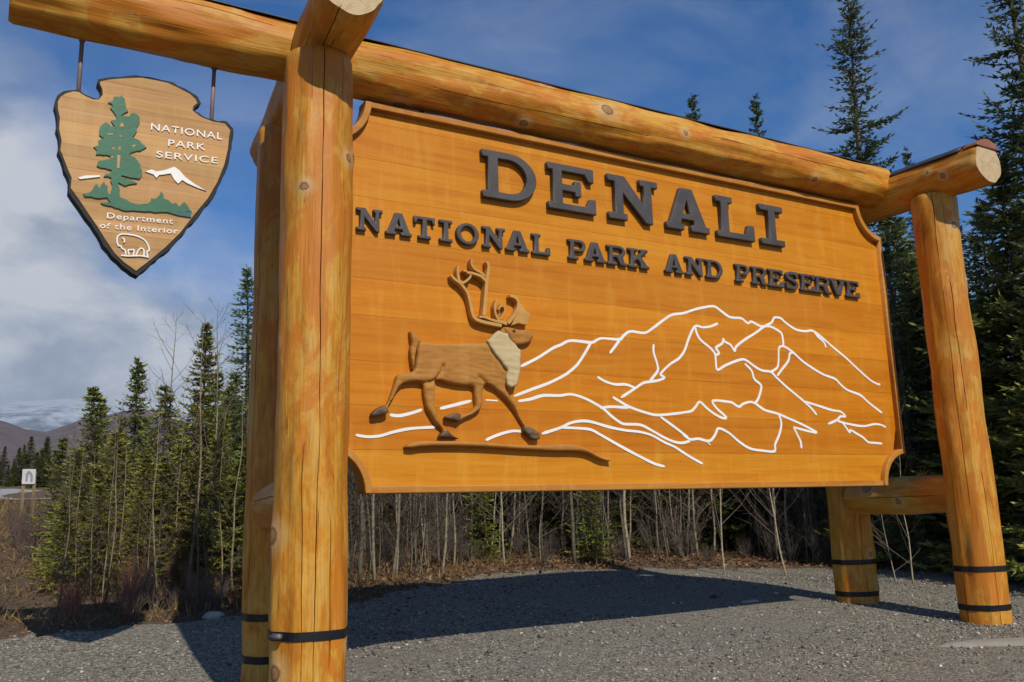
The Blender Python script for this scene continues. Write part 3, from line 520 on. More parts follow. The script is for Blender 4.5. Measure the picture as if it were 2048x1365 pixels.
def band(post, p0, p1, t, r0, r1, seed, bolt=None):
    M, L = axis_matrix(p0, p1); V = []; F = []; n = 48
    for z in (-.022, .022):
        for e in (-.006, .005):
            for j in range(n): a = 2 * math.pi * j / n; rr = log_radius(a, t * L, r0 + (r1 - r0) * t, seed) + e; V.append((rr * math.cos(a), rr * math.sin(a), t * L + z))
    for j in range(n):
        k = (j + 1) % n; F += [[n + j, n + k, 3 * n + k, 3 * n + j], [j, 2 * n + j, 2 * n + k, k], [j, k, n + k, n + j], [2 * n + j, 3 * n + j, 3 * n + k, 2 * n + k]]
    b = put('steel_band', mesh_np('steel_band', V, F, False), M_BAND, post, M)
    if bolt is not None:
        r = r0 + (r1 - r0) * t; v = M.inverted().to_3x3() @ Vector(bolt); a = math.atan2(v.y, v.x); mb = MB()
        c = Vector((math.cos(a), math.sin(a), 0)); tt = Vector((-c.y, c.x, 0)); base = c * (r + .011) + Vector((0, 0, t * L))
        mb.add(tube([base - tt * .03, base + tt * .03], .016, 8)); mb.add(tube([base - tt * .045 + c * .012, base + tt * .045 + c * .012], .008, 6))
        put('clamp_bolt', mb.mesh('clamp_bolt'), M_STEEL, b, M)
FP = -.50
LP0, LP1 = (-.215, FP, -1.35), (-.185, FP, 2.43)
RP0, RP1 = (5.34, FP, -1.35), (5.33, FP, 2.46)
LR0, LR1 = (-.055, .72, -1.35), (-.03, .72, 2.50)
RR0, RR1 = (5.385, .77, -1.35), (5.37, .77, 2.50)
p = log('post', LP0, LP1, .193, .186, 3, [((-.16, -1, 0), -.1, 1.1), ((.55, -1, 0), .45, 1.1), ((-.62, -1, 0), .1, .42), ((.25, -1, 0), .12, .33)], (1,), 'front left log post, nearest the camera, with knots and a long drying crack')
band(p, LP0, LP1, .085, .193, .186, 3); band(p, LP0, LP1, .172, .193, .186, 3, (-1, -.45, 0))
p = log('post', RP0, RP1, .188, .180, 11, [((-1, -.62, 0), .3, 1.1), ((-.9, .1, 0), -.1, .6), ((-.4, -1, 0), .05, .38), ((-.75, -1, 0), .5, .8)], (1,), 'front right log post with pale weathered face')
band(p, RP0, RP1, .098, .188, .180, 11); band(p, RP0, RP1, .176, .188, .180, 11)
p = log('post', LR0, LR1, .185, .175, 23, [((-1, -.4, 0), .2, .8)], (1,), 'rear left log post half hidden behind the front one')
band(p, LR0, LR1, .10, .185, .175, 23); band(p, LR0, LR1, .164, .185, .175, 23)
p = log('post', RR0, RR1, .188, .176, 31, [((-.35, -1, 0), -.1, .5)], (1,), 'rear right log post below the sign board corner')
band(p, RR0, RR1, .105, .188, .176, 31); band(p, RR0, RR1, .178, .188, .176, 31)
CL0, CL1 = (-.175, -1.02, 2.615), (.085, 1.42, 2.62)
CR0, CR1 = (5.35, -1.02, 2.60), (5.33, 1.30, 2.64)
cl = log('cross_log', CL0, CL1, .176, .176, 41, [((-.45, 0, -1), -.1, .45), ((.2, 0, -1), .3, .9)], (0, 1), 'left cross log lying over the left posts')
cr_ = log('cross_log', CR0, CR1, .182, .18, 47, [((-1, 0, .25), .1, .9)], (0, 1), 'right cross log with its pale cut end towards the viewer')
BM0, BM1 = (-1.735, -.02, 2.70), (5.25, -.02, 2.695)
beam = log('beam', BM0, BM1, .182, .184, 53, [((0, -1, .75), -.1, .55), ((0, -1, .35), .05, .2), ((0, -.8, -.5), .35, .6), ((0, -1, .1), .7, .95)], (0,), 'long top beam carrying the board and the hanging emblem')
log('cross_log', (-.19, -.42, -.05), (-.06, .66, -.06), .165, .16, 61, [((-1, 0, .2), .1, .9)], (), 'lower left cross log between the left posts')
log('cross_log', (5.345, -.42, -.08), (5.34, .66, -.08), .158, .158, 67, [((-1, 0, -.1), .1, .8)], (), 'lower right cross log between the right posts')
def flashing(parent, p0, p1, r, a0=-38, a1=38, mat=M_FLASH, t0=0.0, t1=1.0, name='flashing', extra=0.0):
    """a thin metal cap bent over the top of a log"""
    p0 = Vector(p0); p1 = Vector(p1); d = (p1 - p0).normalized(); side = d.cross(Vector((0, 0, 1))).normalized(); up = side.cross(d).normalized()
    V = []; n = 14; K = 24
    for i in range(K + 1):
        q = p0 + (p1 - p0) * (t0 + (t1 - t0) * i / K)
        for j in range(n):
            a = math.radians(a0 + (a1 - a0) * j / (n - 1)); wv = .003 * mnoise.noise(Vector((i * .7, j * .2, r)))
            V.append(q + (side * math.sin(a) + up * math.cos(a)) * (r + .014 + extra + wv))
    F = [[i * n + j, i * n + j + 1, (i + 1) * n + j + 1, (i + 1) * n + j] for i in range(K) for j in range(n - 1)]
    o = put(name, mesh_np(name, V, F, True), mat, parent); m = o.modifiers.new('thickness', 'SOLIDIFY'); m.thickness = .006; return o
flashing(beam, BM0, BM1, .186, t0=.0, t1=.985, a0=-34, a1=40)
flashing(cl, CL0, CL1, .186); flashing(cr_, CR0, CR1, .188, a0=-52, a1=40, t0=.06)
ef = flashing(cr_, CR0, CR1, .184, a0=-50, a1=50, t0=-.004, t1=.05, mat=M_COPPER, name='end_flashing', extra=.002)
cap_pts = arc_pts = [(5.35 + .197 * math.sin(math.radians(q)), 2.60 + .197 * math.cos(math.radians(q))) for q in range(-50, 51, 4)]
put('end_cap', plate_mesh('end_cap', [cap_pts[::-1]], -1.036, .010), M_COPPER, cr_)

# ------------------------------------------------------------------ the big board
W, H, R = 5.2, 2.484, .27
board = empty('park_sign_board', (2.6, 0, 0), 'large varnished wooden board reading DENALI with carved caribou, hung in the log frame', 'sign board')
def xleft(z, m=0.0):
    rr = R + m
    for zc in (0.0, H):
        dz = abs(z - zc)
        if dz < rr: return max(m, math.sqrt(max(rr * rr - dz * dz, 0)))
    return m
ZB = [.02, .26, .53, .80, 1.085, 1.32, 1.585, 1.85, 2.108, 2.36, H - .02]
prnd = random.Random(5)
TONES = [(1.0, 1.06, 1.15), (.88, .80, .72), (.98, .92, .80), (.92, .86, .80), (1.03, 1.0, 1.0), (.90, .86, .90), (1.03, 1.06, 1.2), (1.0, 1.03, 1.1), (.95, .94, .9), (1.02, 1.06, 1.2)]
for k in range(10):
    z0, z1 = ZB[k] + (.0005 if k else 0), ZB[k + 1] - (.0005 if k < 9 else 0)
    zs = np.linspace(z0, z1, 15)
    Lp = [(xleft(z, .03), z) for z in zs]; Rp = [(W - xleft(z, .03), z) for z in zs]
    Lq = [Lp[0]] + [q for q in Lp[1:-1] if q[0] > .031] + [Lp[-1]]; Rq = [Rp[0]] + [q for q in Rp[1:-1] if q[0] < W - .031] + [Rp[-1]]
    put('plank', plate_mesh('plank', [Rq + Lq[::-1]], 0.0, .045, .0009), M_PLANK, board, color=TONES[k])
TW = .044; TF = -.044
def trim(name, poly, f=TF): put(name, plate_mesh(name, [poly], f, .125, .007, 2), M_TRIM, board, color=(1, 1, 1))
g = R + TW + .002
trim('top_trim', [(g - .03, H - TW), (W - g + .03, H - TW), (W - g + .03, H), (g - .03, H)])
trim('bottom_trim', [(g - .03, 0), (W - g + .03, 0), (W - g + .03, TW), (g - .03, TW)], -.030)
trim('side_trim', [(0, g - .03), (TW, g - .03), (TW, H - g + .03), (0, H - g + .03)])
trim('side_trim', [(W - TW, g - .03), (W, g - .03), (W, H - g + .03), (W - TW, H - g + .03)])
for cx, cz, a0 in ((0, 0, 0), (W, 0, 90), (W, H, 180), (0, H, 270)):
    an = [math.radians(a0 + 90 * i / 20) for i in range(21)]
    trim('corner_trim', [(cx + R * math.cos(a), cz + R * math.sin(a)) for a in an] + [(cx + (R + TW) * math.cos(a), cz + (R + TW) * math.sin(a)) for a in an[::-1]], TF - .002)
zz = np.linspace(.03, H - .03, 40)
put('backing_board', plate_mesh('backing_board', [[(W - xleft(z, .04), z) for z in zz] + [(xleft(z, .04), z) for z in zz[::-1]]], .047, .05), M_TRIM, board, color=(.6, .55, .5))
for hx in (.70, 2.62, 4.55):
    mb = MB(); mb.add(tube([(hx, .075, H - .12), (hx, .03, 2.62)], .016, 8)); mb.add(tube([(hx, .075, H - .004), (hx, .075, H + .012)], .04, 8))
    put('hanger_bolt', mb.mesh('hanger_bolt'), M_FLASH, board)

# slab-serif letters, each cut from one board
def arc(cx, cy, rx, ry, a0, a1, n=14): return [(cx + rx * math.cos(math.radians(a0 + (a1 - a0) * i / n)), cy + ry * math.sin(math.radians(a0 + (a1 - a0) * i / n))) for i in range(n + 1)]
def glyph(ch, w, h):
    """outlines in metres: w wide, h tall"""
    t = .145 * h; s = .23 * h; b = .10 * w if ch not in 'IL' else .07 * w
    if ch == 'D':
        return [[(0, 0), (.5 * w, 0)] + arc(.5 * w, h / 2, .5 * w, h / 2, -90, 90, 22) + [(0, h), (0, h - t), (b, h - t), (b, t), (0, t)],
                [(b + s, t)] + arc(.48 * w, h / 2, .52 * w - s, h / 2 - t, -90, 90, 18) + [(b + s, h - t)]]
    if ch == 'E':
        m = h / 2
        return [[(0, 0), (w, 0), (w, .33 * h), (w - .12 * w, .33 * h), (w - .2 * w, t), (b + s, t), (b + s, m - t / 2), (.56 * w, m - t / 2), (.56 * w, m - .16 * h), (.69 * w, m - .16 * h), (.69 * w, m + .17 * h), (.56 * w, m + .17 * h), (.56 * w, m + t / 2), (b + s, m + t / 2), (b + s, h - t), (w - .22 * w, h - t), (w - .14 * w, .70 * h), (w - .03 * w, .70 * h), (w - .03 * w, h), (0, h), (0, h - t), (b, h - t), (b, t), (0, t)]]
    if ch == 'N':
        n = .16 * w; q = .13 * w
        return [[(0, 0), (.36 * w, 0), (.36 * w, t), (q + n, t), (q + n, .62 * h), (w - q - n + .02 * w, 0), (w - q, 0), (w - q, h - t), (w, h - t), (w, h), (.64 * w, h), (.64 * w, h - t), (w - q - n, h - t), (w - q - n, .40 * h), (.33 * w, h), (0, h), (0, h - t), (q, h - t), (q, t), (0, t)]]
    if ch == 'A':
        return [[(0, 0), (.40 * w, 0), (.40 * w, t), (.325 * w, t), (.355 * w, .26 * h), (.625 * w, .26 * h), (.655 * w, t), (.57 * w, t), (.57 * w, 0), (w, 0), (w, t), (.925 * w, t), (.63 * w, h), (.36 * w, h), (.075 * w, t), (0, t)],
                [(.40 * w, .40 * h), (.49 * w, .74 * h), (.58 * w, .40 * h)]]
    if ch == 'L':
        return [[(0, 0), (w, 0), (w, .38 * h), (.84 * w, .38 * h), (.78 * w, t), (.12 * w + s, t), (.12 * w + s, h - t), (.24 * w + s, h - t), (.24 * w + s, h), (0, h), (0, h - t), (.12 * w, h - t), (.12 * w, t), (0, t)]]
    if ch == 'I':
        x0 = w / 2 - s / 2; x1 = w / 2 + s / 2
        return [[(0, 0), (w, 0), (w, t), (x1, t), (x1, h - t), (w, h - t), (w, h), (0, h), (0, h - t), (x0, h - t), (x0, t), (0, t)]]
    if ch == 'T':
        x0 = w / 2 - s / 2; x1 = w / 2 + s / 2
        return [[(.2 * w, 0), (.8 * w, 0), (.8 * w, t), (x1, t), (x1, h - t), (w - .17 * w, h - t), (w - .11 * w, .68 * h), (w, .68 * h), (w, h), (0, h), (0, .68 * h), (.11 * w, .68 * h), (.17 * w, h - t), (x0, h - t), (x0, t), (.2 * w, t)]]
    if ch == 'O':
        return [arc(w / 2, h / 2, w / 2, h / 2 + .01 * h, 0, 350, 35), arc(w / 2, h / 2, w / 2 - s * .95, h / 2 - t, 0, 350, 35)]
    if ch == 'P':
        return [[(0, 0), (.55 * w, 0), (.55 * w, t), (b + s, t), (b + s, .40 * h), (.62 * w, .40 * h)] + arc(.66 * w, .70 * h, .34 * w, .30 * h, -90, 90, 14) + [(0, h), (0, h - t), (b, h - t), (b, t), (0, t)],
                [(b + s, .40 * h + t * .9)] + arc(.62 * w, .70 * h, .38 * w - s * .9, .30 * h - t, -90, 90, 10) + [(b + s, h - t)]]
    if ch == 'R':
        return [[(0, 0), (.46 * w, 0), (.46 * w, t), (b + s * .9, t), (b + s * .9, .40 * h), (.47 * w, .40 * h), (.60 * w, .06 * h), (.70 * w, 0), (w, 0), (w, t), (.86 * w, t), (.76 * w, .43 * h)] + arc(.60 * w, .71 * h, .32 * w, .29 * h, -55, 90, 12) + [(0, h), (0, h - t), (b, h - t), (b, t), (0, t)],
                [(b + s * .9, .40 * h + t * .9)] + arc(.56 * w, .71 * h, .36 * w - s * .85, .29 * h - t, -90, 90, 10) + [(b + s * .9, h - t)]]
    if ch == 'K':
        return [[(0, 0), (.46 * w, 0), (.46 * w, t), (b + s * .9, t), (b + s * .9, .33 * h), (.44 * w, .45 * h), (.64 * w, t), (.58 * w, t), (.58 * w, 0), (w, 0), (w, t), (.91 * w, t), (.60 * w, .60 * h), (.84 * w, h - t), (.95 * w, h - t), (.95 * w, h), (.58 * w, h), (.58 * w, h - t), (.64 * w, h - t), (b + s * .9, .52 * h), (b + s * .9, h - t), (.46 * w, h - t), (.46 * w, h), (0, h), (0, h - t), (b, h - t), (b, t), (0, t)]]
    if ch == 'V':
        return [[(.36 * w, 0), (.64 * w, 0), (.925 * w, h - t), (w, h - t), (w, h), (.58 * w, h), (.58 * w, h - t), (.68 * w, h - t), (.52 * w, .27 * h), (.33 * w, h - t), (.43 * w, h - t), (.43 * w, h), (0, h), (0, h - t), (.075 * w, h - t)]]
    if ch == 'S':
        c = [(.90 * w, .80 * h)] + [(.84 * w, .90 * h), (.5 * w, .925 * h), (.17 * w, .86 * h), (.13 * w, .72 * h), (.26 * w, .60 * h), (.5 * w, .53 * h), (.76 * w, .44 * h), (.87 * w, .29 * h), (.80 * w, .13 * h), (.5 * w, .075 * h), (.17 * w, .10 * h), (.10 * w, .20 * h)]
        r = ribbon(c, .19 * h, .19 * h, 4); n = len(r) // 2
        L, Rr = r[:n], r[n:]
        return [L + [(.01 * w, .02 * h), (.0, .34 * h), (.14 * w, .34 * h)][::1] + Rr + [(.86 * w, .66 * h), (.98 * w, .66 * h), (.98 * w, .98 * h)]] if False else [r]
def letter(ch, x0, x1, z0, z1, front, depth):
    P = [[(x0 + x, z0 + z) for x, z in pl] for pl in glyph(ch, x1 - x0, z1 - z0)]
    ms = [plate_mesh('letter', P, front, depth, .005, 1)]
    if ch == 'S':
        w = x1 - x0; h = z1 - z0
        for q in ([(0, .0), (.15, .0), (.15, .36), (0, .36)], [(.84, .64), (.98, .64), (.98, 1.0), (.84, 1.0)]):
            ms.append(plate_mesh('letter', [[(x0 + a * w, z0 + b * h) for a, b in q]], front - .0012, depth, .004, 1))
        ms = [join_meshes('letter', ms)]
    put('letter', ms[0], M_LETTER, board)
for ch, x0, x1 in L1: letter(ch, x0, x1, 1.968, 2.311, -.045, .044)
for ch, x0, x1 in L2: letter(ch, x0, x1, 1.617, 1.765, -.032, .031)

def strip_mesh(name, pts, wd, front, back):
    """a painted stroke: quad strip with sides, slightly uneven in width"""
    r = ribbon(pts, 1.0, 1.0, 4); n = len(r) // 2; V = []; F = []
    for i in range(n):
        a = np.array(r[i]); b = np.array(r[2 * n - 1 - i]); c = (a + b) / 2; d = (a - b) / (np.linalg.norm(a - b) + 1e-9)
        k = wd / 2 * (1 + .22 * mnoise.noise(Vector((c[0] * 7, c[1] * 7, wd * 50)))) * (.45 if i in (0, n - 1) else 1)
        a = c + d * k; b = c - d * k; e = -1e-6 * i
        V += [(a[0], front + e, a[1]), (b[0], front + e, b[1]), (a[0] + d[0] * .0008, back, a[1] + d[1] * .0008), (b[0] - d[0] * .0008, back, b[1] - d[1] * .0008)]
    for i in range(n - 1):
        p, q = 4 * i, 4 * i + 4; F += [[p, p + 1, q + 1, q], [p + 2, p, q, q + 2], [p + 1, p + 3, q + 3, q + 1]]
    return mesh_np(name, V, F)
# the white routed mountain lines
for i, ln in enumerate(LINES):
    put('mountain_line', strip_mesh('mountain_line', ln, .0185, -.0016 - .00012 * i, .0006), M_WHITE, board)

# the carved caribou
def segdist(P, poly, closed=True):
    P = np.asarray(P, float); d = np.full(len(P), 9.0); n = len(poly)
    for i in range(n if closed else n - 1):
        a = np.array(poly[i], float); b = np.array(poly[(i + 1) % n], float); ab = b - a
        t = np.clip(((P - a) @ ab) / (ab @ ab + 1e-12), 0, 1); d = np.minimum(d, np.linalg.norm(P - (a + t[:, None] * ab), axis=1))
    return d
def densify(poly, step):
    out = []
    for i in range(len(poly)):
        a = np.array(poly[i], float); b = np.array(poly[(i + 1) % len(poly)], float); k = max(1, int(np.linalg.norm(b - a) / step))
        out += [tuple(a + (b - a) * j / k) for j in range(k)]
    return out
def smooth_closed(poly, n=3):
    q = catmull([poly[-1]] + list(poly) + [poly[0], poly[1]], n); return [tuple(x) for x in q[n:-n]][:len(poly) * n]
def relief(name, poly, mat, base, rim, rise, width, grooves=(), step=.009, parent=None, sm=3, rip=.0, inset=.0):
    """carved relief: vertical sides, then a rounded face that swells away from its outline"""
    B = densify(smooth_closed(poly, sm) if sm else list(poly), step)
    if inset:
        ar = sum(B[i - 1][0] * B[i][1] - B[i][0] * B[i - 1][1] for i in range(len(B))); sg = 1 if ar > 0 else -1; nB = []
        for i in range(len(B)):
            t = np.array(B[(i + 2) % len(B)]) - np.array(B[i - 2]); t = t / (np.linalg.norm(t) + 1e-9); nB.append((B[i][0] - sg * t[1] * inset, B[i][1] + sg * t[0] * inset))
        B = nB
    xs = [p[0] for p in B]; zs = [p[1] for p in B]
    gx, gz_ = np.meshgrid(np.arange(min(xs), max(xs), step), np.arange(min(zs), max(zs), step)); gx = gx.ravel() + rng.uniform(-.1, .1, gx.size) * step; gz_ = gz_.ravel()
    k = inside(B, gx, gz_); P = np.c_[gx[k], gz_[k]]; P = P[segdist(P, B) > step * .55]
    r = delaunay_2d_cdt([Vector(b) for b in B] + [Vector(q) for q in P], [(i, (i + 1) % len(B)) for i in range(len(B))], [], 1, 1e-6)
    Q = np.array([(v.x, v.y) for v in r[0]]); d = segdist(Q, B)
    t = np.clip(d / width, 0, 1); y = base - rim - rise * np.sqrt(1 - (1 - t) ** 2)
    for gi, gl in enumerate(grooves):
        dg = segdist(Q, gl, False); y = y + (.016 if gi < 4 else .010) * np.exp(-(dg / .008) ** 2) - .004 * np.exp(-((dg - .03) / .02) ** 2)
    if rip: y = y + rip * np.array([mnoise.noise(Vector((q[0] * 9, q[1] * 9, 2))) + .9 * mnoise.noise(Vector((q[0] * 14 + q[1] * 9, q[1] * 46, 5))) for q in Q])
    V = [(q[0], yy, q[1]) for q, yy in zip(Q, y)]; F = [list(f) for f in r[2]]
    n = len(V); nb = len(B)
    # side walls down to the board
    edge_count = {}
    for f in F:
        for a, b in zip(f, f[1:] + f[:1]): edge_count[(a, b)] = edge_count.get((a, b), 0) + 1
    rimv = {}
    for (a, b) in list(edge_count):
        if (b, a) not in edge_count:
            for v in (a, b):
                if v not in rimv: rimv[v] = len(V); V.append((V[v][0], base, V[v][2]))
            F.append([b, a, rimv[a], rimv[b]])
    me = mesh_np(name, V, F, False)
    sm_ = np.ones(len(me.polygons), bool); sm_[len(r[2]):] = False; me.polygons.foreach_set('use_smooth', sm_)
    return put(name, me, mat, parent, color=(1, 1, 1))
er0 = random.Random(4)
EXTRA = []
xn = max(q[0] for q in BODY); zn = [q[1] for q in BODY if q[0] == xn][0]
EXTRA += [[(xn - .005, zn - .035), (xn - .05, zn - .042), (xn - .085, zn - .060)], [(xn - .012, zn + .012), (xn - .022, zn + .004)]]
car = relief('caribou_carving', BODY, M_CARVE, -.0015, .030, .018, .024, GROOVES + EXTRA, parent=board, rip=.0035, step=.0075, inset=.011)
car['label'] = 'running caribou carved in brown wood'
relief('tail', TAIL, M_CARVE, -.0015, .036, .016, .012, parent=car, step=.006, rip=.005)
mn = relief('neck_mane', [(x + er0.uniform(-.006, .006), z + er0.uniform(-.008, .008)) for x, z in densify(MANE, .03)], M_MANE, -.03, .030, .008, .014, parent=car, rip=.0035, sm=0); mn['label'] = 'cream coloured neck mane'
for hp in HOOVES: relief('hoof', hp, M_HOOF, -.012, .032, .010, .012, parent=car, step=.006, rip=.006, inset=.008)
def antler(strokes, shovel=None):
    ms = []
    K = .0009
    for i, (pl, wd) in enumerate(strokes):
        ms.append(plate_mesh('antler', [ribbon(pl, wd * K * 1.05, wd * K * .72, 5)], -.052 - .0012 * i, .050, .003, 1))
    if shovel: ms.append(plate_mesh('antler', [smooth_closed(shovel, 2)], -.048, .046, .004, 1))
    put('antler', join_meshes('antler', ms), M_ANT, car, color=(1, 1, 1))
antler(ANTLER1); antler(ANTLER2, SHOVEL)
put('eye', plate_mesh('eye', [arc(BODY[9][0] + .012, BODY[9][1] - .034, .011, .008, 0, 330, 11)], -.058, .03), M_HOOF, car)
st = relief('ground_strip', STRIP, M_CARVE, -.0015, .044, .010, .02, parent=board, inset=.004); st['label'] = 'carved strip of ground under the caribou'

# ------------------------------------------------------------------ the hanging arrowhead emblem
em = empty('arrowhead_emblem', (-1.03, .1, 1.19), 'arrowhead shaped wooden emblem with green tree and white lettering hung from the beam end', 'sign')
er = random.Random(9)
EO = [(x + er.uniform(-.004, .004), z + er.uniform(-.004, .004)) for x, z in densify(EM_OUT, .028)]
put('black_rim', plate_mesh('black_rim', [EO], .054, .078, .002, 1), M_BLACK, em)
ze = min(z for x, z in EM_IN); zt = max(z for x, z in EM_IN)
def clip_strip(poly, za, zb):
    def clip(p, c, keep):
        out = []
        for i in range(len(p)):
            a, b = p[i], p[(i + 1) % len(p)]; ia, ib = keep(a), keep(b)
            if ia: out.append(a)
            if ia != ib: t = (c - a[1]) / (b[1] - a[1]); out.append((a[0] + (b[0] - a[0]) * t, c))
        return out
    return clip(clip(poly, za, lambda q: q[1] >= za), zb, lambda q: q[1] <= zb)
ns = 17; EI = densify(EM_IN, .03)
for i in range(ns):
    za = ze - .001 + (zt - ze + .002) * i / ns; zb = ze - .001 + (zt - ze + .002) * (i + 1) / ns
    pl = clip_strip(EI, za + .0004, zb - .0004)
    # the notched top edge can leave two lobes in one strip: split them where the strip runs along its own cut line
    t = er.uniform(.80, 1.12)
    put('wood_strip', plate_mesh('wood_strip', [pl], .050 - er.uniform(0, .0008), .010), M_EMB, em, color=(t, t * er.uniform(.95, 1.02), t * er.uniform(.88, 1.05)))
tr_ = put('green_tree', plate_mesh('green_tree', [[(x + er.uniform(-.005, .005), z + er.uniform(-.004, .004)) for x, z in densify(EM_TREE, .017)]], .040, .012), M_GREEN, em)
for c in EM_CHIPS: put('wood_chip', plate_mesh('wood_chip', [c], .038, .004), M_EMB, tr_, color=(1, 1, 1))
put('grass_strip', plate_mesh('grass_strip', [EM_GRASS], .041, .011), M_TEAL, em)
for c in EM_SNOW: put('white_mountain', plate_mesh('white_mountain', [c], .042, .009), M_WHITE, em)
bis = [plate_mesh('bison_outline', [ribbon(c, .0075, .0075, 4)], .043 - .0005 * i, .008) for i, c in enumerate(EM_BISON)]
put('bison_outline', join_meshes('bison_outline', bis), M_WHITE, em)
for txt, (a, b, c) in EM_TEXT:
    cu = bpy.data.curves.new('text', 'FONT'); cu.body = txt; cu.size = 1; cu.extrude = .0; cu.space_character = 1.12; cu.offset = .004
    o = bpy.data.objects.new('text', cu); COL.objects.link(o)
    me = bpy.data.meshes.new_from_object(o.evaluated_get(bpy.context.evaluated_depsgraph_get())); bpy.data.objects.remove(o)
    xs = [v.co.x for v in me.vertices]; x0, x1 = min(xs), max(xs); caps = .73 if txt.isupper() else .73
    sx = (b[0] - a[0]) / (x1 - x0); sz = (c[1] - a[1]) / caps
    for v in me.vertices:
        u = (v.co.x - x0) * sx; v.co = Vector((a[0] + u, .0425, a[1] + (b[1] - a[1]) * u / (b[0] - a[0]) + v.co.y * sz))
    me.materials.clear(); put('emblem_text', me, M_WHITE, em)
for q, hx, hz in ((0, -1.372, 2.09), (1, -.655, 2.03)):
    mb = MB(); mb.add(tube([(hx, .085, hz), (hx, .03, 2.58)], .0115, 8)); mb.add(tube([(hx, .04, 2.515), (hx, .036, 2.545)], .017, 8))
    put('hanger_rod', mb.mesh('hanger_rod'), plain('rust_brown_rod', (.20, .135, .12), .5, .2, 12) if q == 0 else bpy.data.materials['rust_brown_rod'], em)

# ------------------------------------------------------------------ trees
def spruce(H, Rm, seed, skirt=.05, dens=1.0, power=.8, mat=None, sparse=0.0, irr=.17, rep=2, bl=1.0):
    """trunk mesh and needle mesh of one spruce with its root at the origin"""
    r = np.random.default_rng(seed); mb = MB()
    ph = r.uniform(0, 6, 2)
    def stem(z): t = z / H; return np.array([.04 * H * .25 * math.sin(t * 3 + ph[0]) * t, .04 * H * .25 * math.sin(t * 2.6 + ph[1]) * t, z])
    zs = np.linspace(-.15, H, 11); mb.add(tube([stem(max(z, 0)) + (0, 0, min(z, 0)) for z in zs], [.004 + .016 * H * (1 - max(z, 0) / H) * .8 for z in zs], 7))
    Ps = []; Ds = []; Ls = []; Ws = []; Ts = []
    z = skirt * H
    while z < H * .985:
        t = z / H; nb = int(r.integers(4, 7)); a0 = r.uniform(0, 6.28)
        env = Rm * 1.15 * (1 - t) ** power * (.86 + irr * math.sin(z * 5.3 + ph[0] * 3) + .8 * irr * math.sin(z * 2.1 + ph[1] * 2)) + .035
        if t < .12: env *= .80 + 1.6 * t
        for k in range(nb):
            if r.random() < sparse: continue
            a = a0 + 6.283 * k / nb + r.normal(0, .3); L = env * r.uniform(.55, 1.15)
            sl = .55 * t - .35 + r.normal(0, .12); c, s = math.cos(a), math.sin(a); p0 = stem(z + r.normal(0, .03))
            n = max(3, int(L / .07)); u = np.linspace(0, 1, n + 1)
            X = p0[0] + c * L * u; Y = p0[1] + s * L * u; Zz = p0[2] + L * (sl * u - .25 * u * u + .38 * u ** 3)
            B = np.stack([X, Y, Zz], 1)
            if L > .14: mb.add(tube([B[0], B[len(B) // 2], B[-1]], [.006 + .006 * L, .005, .002], 3, False))
            for i in range(n):
                d = B[i + 1] - B[i]; d = d / np.linalg.norm(d); side = np.array([-s, c, 0.0])
                fr = u[i]
                if fr < .12 and L > .3: continue
                for sg in (-1, 1):
                    if r.random() > .92 * dens: continue
                    tl = (.30 * L * (1 - fr) + .055) * r.uniform(.7, 1.25); q = d * .75 + side * sg * r.uniform(.45, .95) + np.array([0, 0, r.normal(-.05, .18)]); q /= np.linalg.norm(q)
                    m = max(1, int(tl / .065))
                    for j in range(m):
                        pp = B[i] + q * (tl * j / m) + r.normal(0, .008, 3)
                        for _ in range(rep):
                            Ps.append(pp); Ds.append(q + r.normal(0, .28, 3)); Ls.append(.10 * bl * r.uniform(.7, 1.35)); Ws.append(.034 * bl * bl * r.uniform(.7, 1.3)); Ts.append(.18 + .5 * fr * r.uniform(.5, 1.2) + .28 * j / m + r.normal(0, .10))
                Ps.append(B[i]); Ds.append(d + r.normal(0, .2, 3)); Ls.append(.10); Ws.append(.034); Ts.append(.3 + .4 * fr)
            Ps.append(B[-1]); Ds.append(d); Ls.append(.09); Ws.append(.03); Ts.append(.8)
        z += (.075 + .055 * (1 - t)) * (1.0 + .35 * (H > 6)) * r.uniform(.75, 1.25)
    for j in range(14): Ps.append(stem(H * (.93 + .07 * j / 14))); Ds.append(np.array([r.normal(0, .35), r.normal(0, .35), 1])); Ls.append(.10); Ws.append(.024); Ts.append(.6)
    V, F, t = blades(np.array(Ps), np.array(Ds), np.array(Ls), np.array(Ws), np.clip(np.array(Ts), 0, 1))
    return mb.mesh('trunk'), mesh_np('crown', V, F, False, t)
def crown_parts(me_t, me_c, mat):
    me_t.materials.append(M_SBARK); me_c.materials.append(mat); return me_t, me_c
SP = {}
for key, a in {'mid_a': (4.2, 1.08, 101), 'mid_b': (3.6, .84, 102), 'mid_c': (4.8, 1.10, 103), 'mid_d': (3.0, .86, 104)}.items(): SP[key] = crown_parts(*spruce(*a), M_NEEDLE)
for key, a, kw in (('tall_a', (9.2, 1.12, 111), dict(skirt=.06, power=.60, sparse=.14, irr=.24, rep=4, bl=.78)), ('tall_b', (8.0, .92, 112), dict(skirt=.10, power=.7, sparse=.2, irr=.24, rep=3, bl=.85)), ('tall_c', (7.0, 1.15, 113), dict(skirt=.05, power=.8, rep=3, bl=.85))): SP[key] = crown_parts(*spruce(*a, **kw), M_NEEDLE_D)
SP['thin'] = crown_parts(*spruce(3.4, .36, 121, skirt=.22, sparse=.35, power=.55), M_NEEDLE)
CNT = [0]
